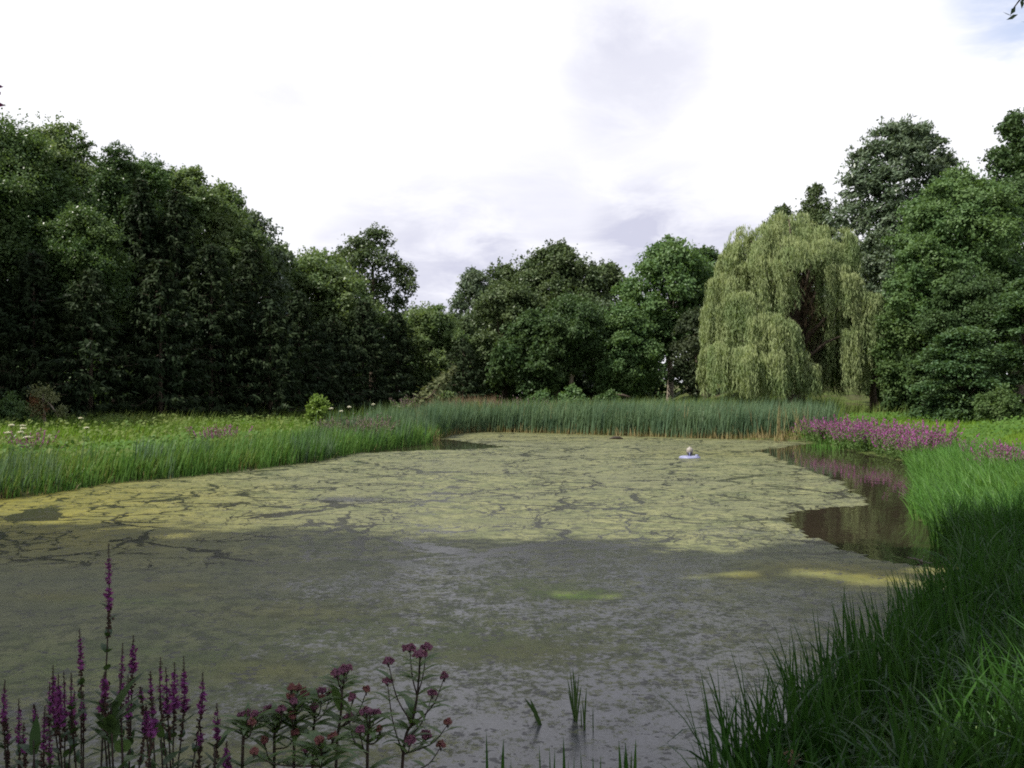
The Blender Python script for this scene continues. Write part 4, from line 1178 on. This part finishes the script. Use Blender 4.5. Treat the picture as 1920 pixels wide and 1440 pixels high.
# floating fountain
gx, gy = G(1293, 859)
ff = thing('floating_fountain', 'small grey domed fountain on a round pale blue float', 'fountain', (gx, gy, 0.0))
M['float'] = solid_mat('float_plastic', (.17, .18, .32), (.25, .26, .37), .45, 8, .4)
M['dome'] = solid_mat('dome_plastic', (.22, .20, .18), (.30, .27, .24), .5, 9, .4)
M['collar'] = solid_mat('dark_collar', (.05, .045, .05), (.09, .08, .085), .5, 9)
mb = MB(); mb.lathe([(0, -.06), (.28, -.06), (.345, -.035), (.365, .005), (.36, .035), (.33, .065), (.27, .08), (.16, .085), (.10, .078), (.06, .06), (0, .06)], 40); flo = mb.build('float', M['float'], ff, smooth=True)
mb = MB(); mb.lathe([(.0, .0), (.06, .0), (.06, .05), (.05, .062), (0, .066)], 20, at=(.22, -.12, .066)); mb.build('float_cap', M['float'], flo, smooth=True)
mb = MB(); mb.lathe([(0, .06), (.05, .062), (.055, .10), (.085, .14), (.105, .185), (.105, .20), (0, .20)], 28); mb.build('collar', M['collar'], ff, smooth=True)
mb = MB(); mb.tube([[-.02, -.085, .07], [-.02, -.095, .13], [-.02, -.10, .21]], .016, 8); mb.build('post', M['float'], ff, smooth=True)
mb = MB(); mb.lathe([(0, .192), (.095, .19), (.112, .205), (.112, .27), (.105, .31), (.085, .34), (.05, .358), (.032, .362), (.03, .385), (.02, .392), (0, .393)], 32); mb.build('dome_head', M['dome'], ff, smooth=True)


# ------------------------------------------------------------------ foreground flowers
def curve_pts(pts, n=14):
    pts = np.asarray(pts, float); m = len(pts)
    u = np.linspace(0, m - 1, n)
    P0 = np.vstack([2 * pts[0] - pts[1], pts, 2 * pts[-1] - pts[-2]])
    out = []
    for q in u:
        i = min(int(q), m - 2); f = q - i
        a, b, c, d_ = P0[i], P0[i + 1], P0[i + 2], P0[i + 3]
        out.append(.5 * ((2 * b) + (-a + c) * f + (2 * a - 5 * b + 4 * c - d_) * f * f + (-a + 3 * b - 3 * c + d_) * f ** 3))
    return np.array(out)


def lance_leaves(mb, base, az, L, W, lean, bend, tint=None):
    mb.blades(base, L, W, az, lean, bend, 6, .15, tint=tint, belly=.9)


def spike(mb, a, b, r, seed=0.0):
    """whorled flower spike from a (bottom) to b (tip)"""
    a, b = np.asarray(a), np.asarray(b)
    L = np.linalg.norm(b - a); ax_ = (b - a) / L
    nw = max(6, int(L / .0115))
    for i in range(nw):
        s = i / nw
        rr = r * .85 * (1 - .45 * s - .5 * s ** 5) * rng.uniform(.75, 1.15) + .0022
        if rng.random() < .05: continue
        m = 10
        an = rng.uniform(0, 2 * PI, m)
        rad = np.stack([np.cos(an), np.sin(an), np.zeros(m)], 1)
        C = a + ax_ * (s * L) + rad * rr * .55 + rng.normal(size=(m, 3)) * .003
        D = nrm(rad + np.array([0, 0, .35]) + rng.normal(size=(m, 3)) * .3)
        sz = (.014 + .012 * (1 - s)) * rng.uniform(.7, 1.2, m) * min(1.25, r / .016)
        mb.leaves(C, nrm(np.array([0, 0, 1.0]) + rng.normal(size=(m, 3)) * .7), D, sz, sz * .55, np.clip(.15 + .7 * rng.random(m) - .25 * s, 0, 1))


def loosestrife(label, d, stems, group='loosestrife stems by the near shore', leafy=True):
    """stems: (px, tip y, lowest flower y, width px, root px)"""
    rx = np.mean([s[4] for s in stems]); x0 = (rx - 960) / FPX * d
    gz = float(ground_z(x0, d)[0])
    base = np.array([x0, d, gz])
    th = thing('purple_loosestrife', label, 'flowering plant', base, group)
    for (px, ty, by, wd, rpx) in stems:
        dd = d + (rng.uniform(-.15, .15) if leafy else 0)
        tip = P(px, ty, dd) - base; bot = P(px + rng.uniform(-3, 3) + (rpx - px) * .06, by, dd) - base
        root = np.array([(rpx - 960) / FPX * dd, d + rng.uniform(-.05, .05), gz - .03]) - base
        mid = root * .45 + bot * .55 + np.array([(px - rpx) * .0002, 0, .05])
        pts = curve_pts([root, mid, bot, tip], 16)
        mb = MB(); mb.tube(pts, np.linspace(.0040, .0014, 16), 6)
        st = mb.build('stem', M['dark_stem'], th, smooth=True)
        fb = MB()
        r = wd * .54 / FPX * dd
        tp = bot + (tip - bot) * .80
        spike(fb, bot, tp, r)
        fb.build('flower_spike', M['violet'], th)
        if not leafy: continue
        sb = MB()
        k = 26
        s = rng.uniform(.72, 1.0, k)
        C = bot + (tip - bot) * s[:, None] + rng.normal(size=(k, 3)) * .0025
        sb.balls(C, .0042 * (1.25 - s))
        low = max(0.0, 1 - .09 / max(np.linalg.norm(bot - mid), .05))
        sb.build('bud_tip', M['seed'], th)
        sb = MB()
        k = 30
        C = mid + (bot - mid) * rng.uniform(low, 1.02, k)[:, None] + rng.normal(size=(k, 3)) * .004
        sb.balls(C, .0048)
        sb.build('seed_stalk', M['seed'], th)
        lb = MB()
        seg = np.linalg.norm(bot - root)
        for q in (np.arange(.10, .96, .06 / max(seg, .3) * 1.05) if leafy else (.02,)):
            b0 = np.array([np.interp(q * 11, np.arange(16), pts[:, c]) for c in range(3)])
            a = rng.uniform(0, PI)
            for sg in (0, PI):
                if rng.random() < .35: continue
                lance_leaves(lb, [b0], a + sg, rng.uniform(.05, .10) * (1.2 - .6 * q), rng.uniform(.011, .018), rng.uniform(.7, 1.2), rng.uniform(.2, .8))
        lb.build('foliage', M['dark_leaf'], th)
    return th


loosestrife('loosestrife plant with slim dark spikes at the left edge of the photo', 3.3, [(12, 1272, 1348, 13, 8), (38, 1308, 1392, 12, 25), (16, 1345, 1398, 12, 12), (48, 1352, 1405, 11, 30)])
loosestrife('bushy loosestrife plant with a tight knot of dark purple spikes', 3.2, [(102, 1246, 1330, 16, 118), (112, 1262, 1355, 22, 120), (96, 1278, 1335, 10, 115), (122, 1258, 1340, 10, 122), (136, 1260, 1335, 11, 126), (143, 1294, 1352, 14, 128), (158, 1294, 1345, 11, 132)])
loosestrife('loosestrife plant with short leaning spikes below the dark knot', 3.0, [(66, 1318, 1348, 10, 84), (87, 1322, 1398, 14, 90), (97, 1368, 1425, 12, 95)])
loosestrife('tallest loosestrife stem reaching above all others against the water', 3.0, [(205, 1018, 1140, 15, 200), (198, 1258, 1300, 18, 204), (196, 1300, 1328, 16, 206)])
loosestrife('loosestrife plant with thin upright spikes left of the tallest stem', 3.5, [(151, 1178, 1250, 13, 158)])
loosestrife('loosestrife plant with thin upright spikes right of the tallest stem', 3.4, [(232, 1205, 1300, 13, 224), (252, 1190, 1256, 15, 236), (242, 1264, 1340, 12, 230)])
loosestrife('loosestrife plant with the brightest group of upright magenta spikes', 3.2, [(303, 1230, 1312, 12, 338), (313, 1250, 1330, 18, 338), (329, 1240, 1325, 18, 338), (346, 1228, 1332, 18, 338), (284, 1256, 1306, 11, 330), (266, 1286, 1308, 11, 322)])
loosestrife('loosestrife plant with two fat bright magenta spikes leaning left', 2.9, [(289, 1306, 1372, 22, 240), (276, 1318, 1366, 18, 236)])
loosestrife('loosestrife plant with a single spike on a long curved stem', 3.2, [(382, 1258, 1332, 14, 340), (378, 1358, 1396, 13, 352)])
loosestrife('loosestrife plant with dark plump spikes beside the agrimony', 3.1, [(408, 1316, 1380, 15, 392), (427, 1386, 1436, 15, 420), (432, 1408, 1452, 14, 424)])
loosestrife('very near loosestrife spike touching the upper left edge', .9, [(-7, 135, 222, 36, -700)], leafy=False)


def umbel(mb, c, w, n=34, dome=.35):
    r = np.sqrt(rng.random(n)) * w * .5; a = rng.random(n) * 2 * PI
    C = np.asarray(c) + np.stack([r * np.cos(a), r * np.sin(a), -dome * (r / (w * .5)) ** 2 * w * .5 + rng.normal(size=n) * .003], 1)
    mb.balls(C, rng.uniform(.0045, .0075, n))
    mb.leaves(C + [0, 0, .005], nrm(np.array([0, 0, 1]) + rng.normal(size=(n, 3)) * .6), rdir(n), .015, .010)


def agrimony(label, d, root, stem_px, heads, leaf_n=7, leaf_L=.16):
    """heads: (px, py, width px, attach y on the main stem, bud?)"""
    x0 = (root - 960) / FPX * d
    gz = float(ground_z(x0, d)[0])
    base = np.array([x0, d, gz])
    th = thing('hemp_agrimony', label, 'flowering plant', base, 'agrimony plants by the near shore')
    pts = [np.array([0, 0, -.03])] + [P(px, py, d) - base for px, py in stem_px]
    C = curve_pts(pts, 24)
    mb = MB(); mb.tube(C, np.linspace(.0065, .003, 24), 7)
    lb = MB()
    for (px, py, w, ay, bud) in heads:
        dd = d + rng.uniform(-.10, .10)
        e = P(px, py, dd) - base
        za = P(0, ay, d)[2] - base[2]
        i = int(np.argmin(np.abs(C[:, 2] - za)))
        a = C[i]
        m = a * .5 + e * .5 + np.array([(e[0] - a[0]) * .15, 0, -.02])
        br = curve_pts([a, m, e - [0, 0, .012]], 10)
        mb.tube(br, np.linspace(.0032, .0016, 10), 5)
        wm = w * .92 / FPX * dd
        ub = MB(); umbel(ub, e, wm, int(16 + wm * 420))
        hd = ub.build('flower_head', M['agrimony_bud' if bud else 'agrimony'], th)
        for k in range(7):
            an = rng.uniform(0, 2 * PI); q = wm * .3
            mb.tube([e - [0, 0, .025], e + [q * math.cos(an), q * math.sin(an), -.006]], [.0014, .001], 4)
        for q in (.45, .8):
            b0 = br[int(q * 9)]
            az = rng.uniform(-.5, .5)
            for sg in (0, PI):
                if rng.random() < .2: continue
                lance_leaves(lb, [b0], az + sg, leaf_L * rng.uniform(.35, .65), .016, rng.uniform(.7, 1.1), rng.uniform(.5, 1.2))
    zt = C[-1, 2]
    for q in np.linspace(.30, .92, leaf_n):
        b0 = np.array([np.interp(q * 23, np.arange(24), C[:, c]) for c in range(3)])
        az = rng.uniform(-.6, .6) + (PI / 2 if rng.random() < .3 else 0)
        for sg in (0, PI):
            for fan in (-.4, .3) if q < .42 else (0,):
                lance_leaves(lb, [b0], az + sg + fan, leaf_L * rng.uniform(.7, 1.1) * (1.1 - .4 * q) * (1 if fan == 0 else .8), rng.uniform(.015, .025), rng.uniform(.75, 1.15), rng.uniform(.6, 1.6))
    mb.build('stem', M['dark_stem'], th, smooth=True)
    lb.build('foliage', M['weed_leaf'], th)


agrimony('tall branching agrimony plant standing apart at the right of the flowers', 3.4, 745, [(756, 1420), (774, 1350), (783, 1300), (789, 1222)],
         [(769, 1210, 28, 1300, 0), (800, 1209, 22, 1300, 0), (788, 1222, 32, 1280, 0), (729, 1236, 20, 1352, 0), (727, 1272, 20, 1420, 0), (833, 1264, 15, 1360, 0), (811, 1296, 17, 1380, 0), (840, 1350, 15, 1430, 1), (798, 1372, 22, 1410, 0), (770, 1383, 24, 1415, 0), (827, 1392, 16, 1440, 1)], 8, .15)
agrimony('agrimony plant with a dark stem and the highest middle flower head', 3.3, 626, [(632, 1420), (640, 1340), (644, 1272)],
         [(633, 1258, 22, 1290, 0), (646, 1252, 20, 1290, 0), (653, 1249, 18, 1285, 0), (640, 1264, 24, 1300, 0), (662, 1304, 13, 1370, 0), (688, 1289, 11, 1370, 1)], 7)
agrimony('agrimony plant with broad heads between the two tallest stems', 3.2, 690, [(690, 1420), (693, 1370), (695, 1338)],
         [(688, 1330, 24, 1360, 0), (704, 1332, 20, 1360, 0), (655, 1341, 22, 1420, 0), (713, 1363, 10, 1400, 1), (676, 1364, 14, 1410, 0)], 7)
agrimony('agrimony plant with purple heads left of the dark stem', 3.4, 585, [(588, 1410), (591, 1350), (594, 1306)],
         [(590, 1294, 22, 1330, 0), (605, 1292, 14, 1330, 0), (620, 1298, 12, 1350, 0), (589, 1321, 15, 1370, 0), (604, 1306, 10, 1345, 1)], 7)
agrimony('agrimony plant with pale orange pink buds', 3.3, 552, [(553, 1410), (555, 1350), (556, 1300)],
         [(548, 1286, 13, 1320, 1), (559, 1288, 15, 1320, 1), (570, 1294, 13, 1330, 1), (546, 1302, 13, 1340, 1), (573, 1300, 12, 1340, 1), (552, 1312, 12, 1345, 0), (558, 1322, 15, 1360, 0), (549, 1338, 12, 1370, 1)], 8)
agrimony('leftmost agrimony plant with flat spreading purple head', 3.2, 452, [(457, 1410), (463, 1370), (466, 1344)],
         [(456, 1337, 18, 1370, 0), (468, 1333, 22, 1365, 0), (480, 1335, 16, 1370, 0), (488, 1337, 12, 1375, 0), (474, 1351, 14, 1390, 1)], 6)
agrimony('agrimony plant with two paired heads second from the left', 3.3, 515, [(516, 1410), (517, 1370), (517, 1342)],
         [(504, 1326, 17, 1365, 0), (507, 1331, 15, 1365, 1), (530, 1326, 15, 1365, 0), (523, 1333, 14, 1365, 0), (498, 1384, 13, 1420, 1), (555, 1370, 13, 1410, 1)], 7)
agrimony('low leafy agrimony plant filling the gap under the middle heads', 3.0, 600, [(602, 1460), (604, 1420), (604, 1395)],
         [(574, 1400, 14, 1420, 0), (600, 1384, 16, 1410, 1), (625, 1376, 16, 1410, 1), (478, 1404, 14, 1440, 1)], 8, .2)


# leafy dark weed under the tall loosestrife stem
def weed(label, px, top, d, n, L, w, mat='dark_leaf'):
    x0 = (px - 960) / FPX * d
    gz = float(ground_z(x0, d)[0])
    th = thing('leafy_weed', label, 'plant', (x0, d, gz), 'leafy weeds among the flowers')
    H = CAM_H + (YH - top) / FPX * d - gz
    pts = curve_pts([[0, 0, -.03], [.02, 0, H * .5], [0, .02, H]], 12)
    mb = MB(); mb.tube(pts, np.linspace(.007, .002, 12), 6); mb.build('stem', M['dark_stem'], th, smooth=True)
    lb = MB(); q = rng.uniform(.3, 1.0, n)
    B = np.stack([np.interp(q * 11, np.arange(12), pts[:, c]) for c in range(3)], 1)
    lance_leaves(lb, B, rng.uniform(0, 2 * PI, n), L * rng.uniform(.6, 1.2, n), w * rng.uniform(.7, 1.2, n), rng.uniform(.5, 1.2, n), rng.uniform(.3, 1.3, n))
    lb.build('foliage', M[mat], th)


weed('dark leafy weed at the foot of the tallest loosestrife stem', 205, 1320, 2.9, 28, .12, .026)
weed('pale leaved weed twining right of the tallest loosestrife stem', 222, 1270, 2.95, 14, .07, .036, 'weed_leaf')
weed('dark bushy weed below the upright magenta spikes', 300, 1375, 3.0, 20, .10, .024)
weed('dark bushy weed at the lower left under the slim spikes', 60, 1390, 2.9, 18, .11, .022)
weed('dark bushy weed between loosestrife and agrimony', 400, 1400, 3.0, 16, .10, .022)


def tuft(name, label, cat, d, blades_px, w, mat, part='leaf', root_z=None, group=None):
    """blades_px: (tip px, tip py, root px, root py or None)"""
    rx = np.mean([b[2] for b in blades_px])
    x0 = (rx - 960) / FPX * d
    gz = float(ground_z(x0, d)[0]) if root_z is None else root_z
    base = np.array([x0, d, gz])
    th = thing(name, label, cat, base, group)
    for (tx, ty, rpx, bw) in blades_px:
        dd = d + rng.uniform(-.12, .12)
        e = P(tx, ty, dd) - base
        r = np.array([(rpx - 960) / FPX * dd - base[0], dd - d, -.03])
        v = e - r
        L = np.linalg.norm(v); az = math.atan2(v[1], v[0]); th_ = math.acos(np.clip(v[2] / L, -1, 1))
        mb = MB(); mb.blades([r], L * 1.03, w * bw, az, th_ - .03, .06, 9, .5, pw=5, face=0.0)
        mb.build(part, M[mat], th)
    return th


IR = 'iris leaf tufts at the lower edge'
tuft('iris_tuft', 'two separate upright iris blades left of the lower middle', 'plant', 4.0, [(910, 1378, 911, 1), (946, 1391, 944, 1.5), (956, 1428, 957, .8)], .016, 'near_grass', group=IR)
tuft('iris_tuft', 'sparse iris tuft with one broad blade at the lower middle', 'plant', 4.0, [(1009, 1402, 1014, .8), (1028, 1404, 1030, .6), (1042, 1410, 1040, .9), (1054, 1388, 1055, 1.3), (1063, 1428, 1072, .7), (1078, 1424, 1076, .8), (1086, 1412, 1094, .7), (1109, 1422, 1112, 1.0), (1128, 1421, 1128, .9)], .016, 'near_grass', group=IR)
tuft('iris_tuft', 'dense iris tuft of broad blades right of the lower middle', 'plant', 4.0, [(1158, 1394, 1166, 1.2), (1170, 1396, 1178, 1.5), (1168, 1412, 1170, 1), (1185, 1412, 1184, 1), (1193, 1391, 1191, 1.5)], .017, 'near_grass', group=IR)
gx, gy = G(1078, 1347)
tuft('rush_sprig', 'upright dark sprig of thin forked shoots in the near water', 'plant', gy, [(1073, 1252, 1079, 1.2), (1063, 1272, 1079, .9), (1086, 1262, 1079, .8), (1090, 1284, 1080, .9), (1068, 1256, 1076, .8), (1064, 1292, 1078, .8), (1078, 1270, 1079, 1)], .013, 'dark_leaf', 'shoot', 0.0)
gx, gy = G(1095, 1360)
tuft('rush_sprig', 'smaller dark sprig right of the upright one in the near water', 'plant', gy, [(1100, 1290, 1095, 1), (1091, 1310, 1095, .9), (1098, 1308, 1096, .8), (1088, 1322, 1090, .7), (1112, 1324, 1112, .6)], .012, 'dark_leaf', 'shoot', 0.0)
gx, gy = G(1016, 1356)
tuft('rush_sprig', 'bent broken sprig leaning left in the near water', 'plant', gy, [(984, 1308, 1016, 1.3), (994, 1310, 1016, 1.5), (1001, 1338, 1016, 1.2)], .018, 'dark_leaf', 'shoot', 0.0)
gx, gy = G(1560, 1190)
tuft('reed_shoot', 'single thin reed shoot rising above the edge of the right bank grass', 'plant', 8.0, [(1584, 1098, 1580, 1.0), (1577, 1130, 1580, .6)], .02, 'near_grass', 'shoot')
dg = P(1482, 1425, 4.6)
gz = float(ground_z(dg[0], 4.6)[0])
df = thing('dry_flower', 'pale withered flower head in the dark bank grass', 'flower', (dg[0], 4.6, gz))
mb = MB(); mb.tube([[0, 0, -.03], [.01, 0, (dg[2] - gz) * .5], [0, 0, dg[2] - gz]], [.004, .003, .002], 5); mb.build('stem', M['stem'], df)
mb = MB(); k = 40; mb.leaves(np.array([0, 0, dg[2] - gz + .01]) + rng.normal(size=(k, 3)) * [.016, .012, .022], rdir(k), rdir(k), .022, .012); mb.build('blossom', M['pink_grass'], df)
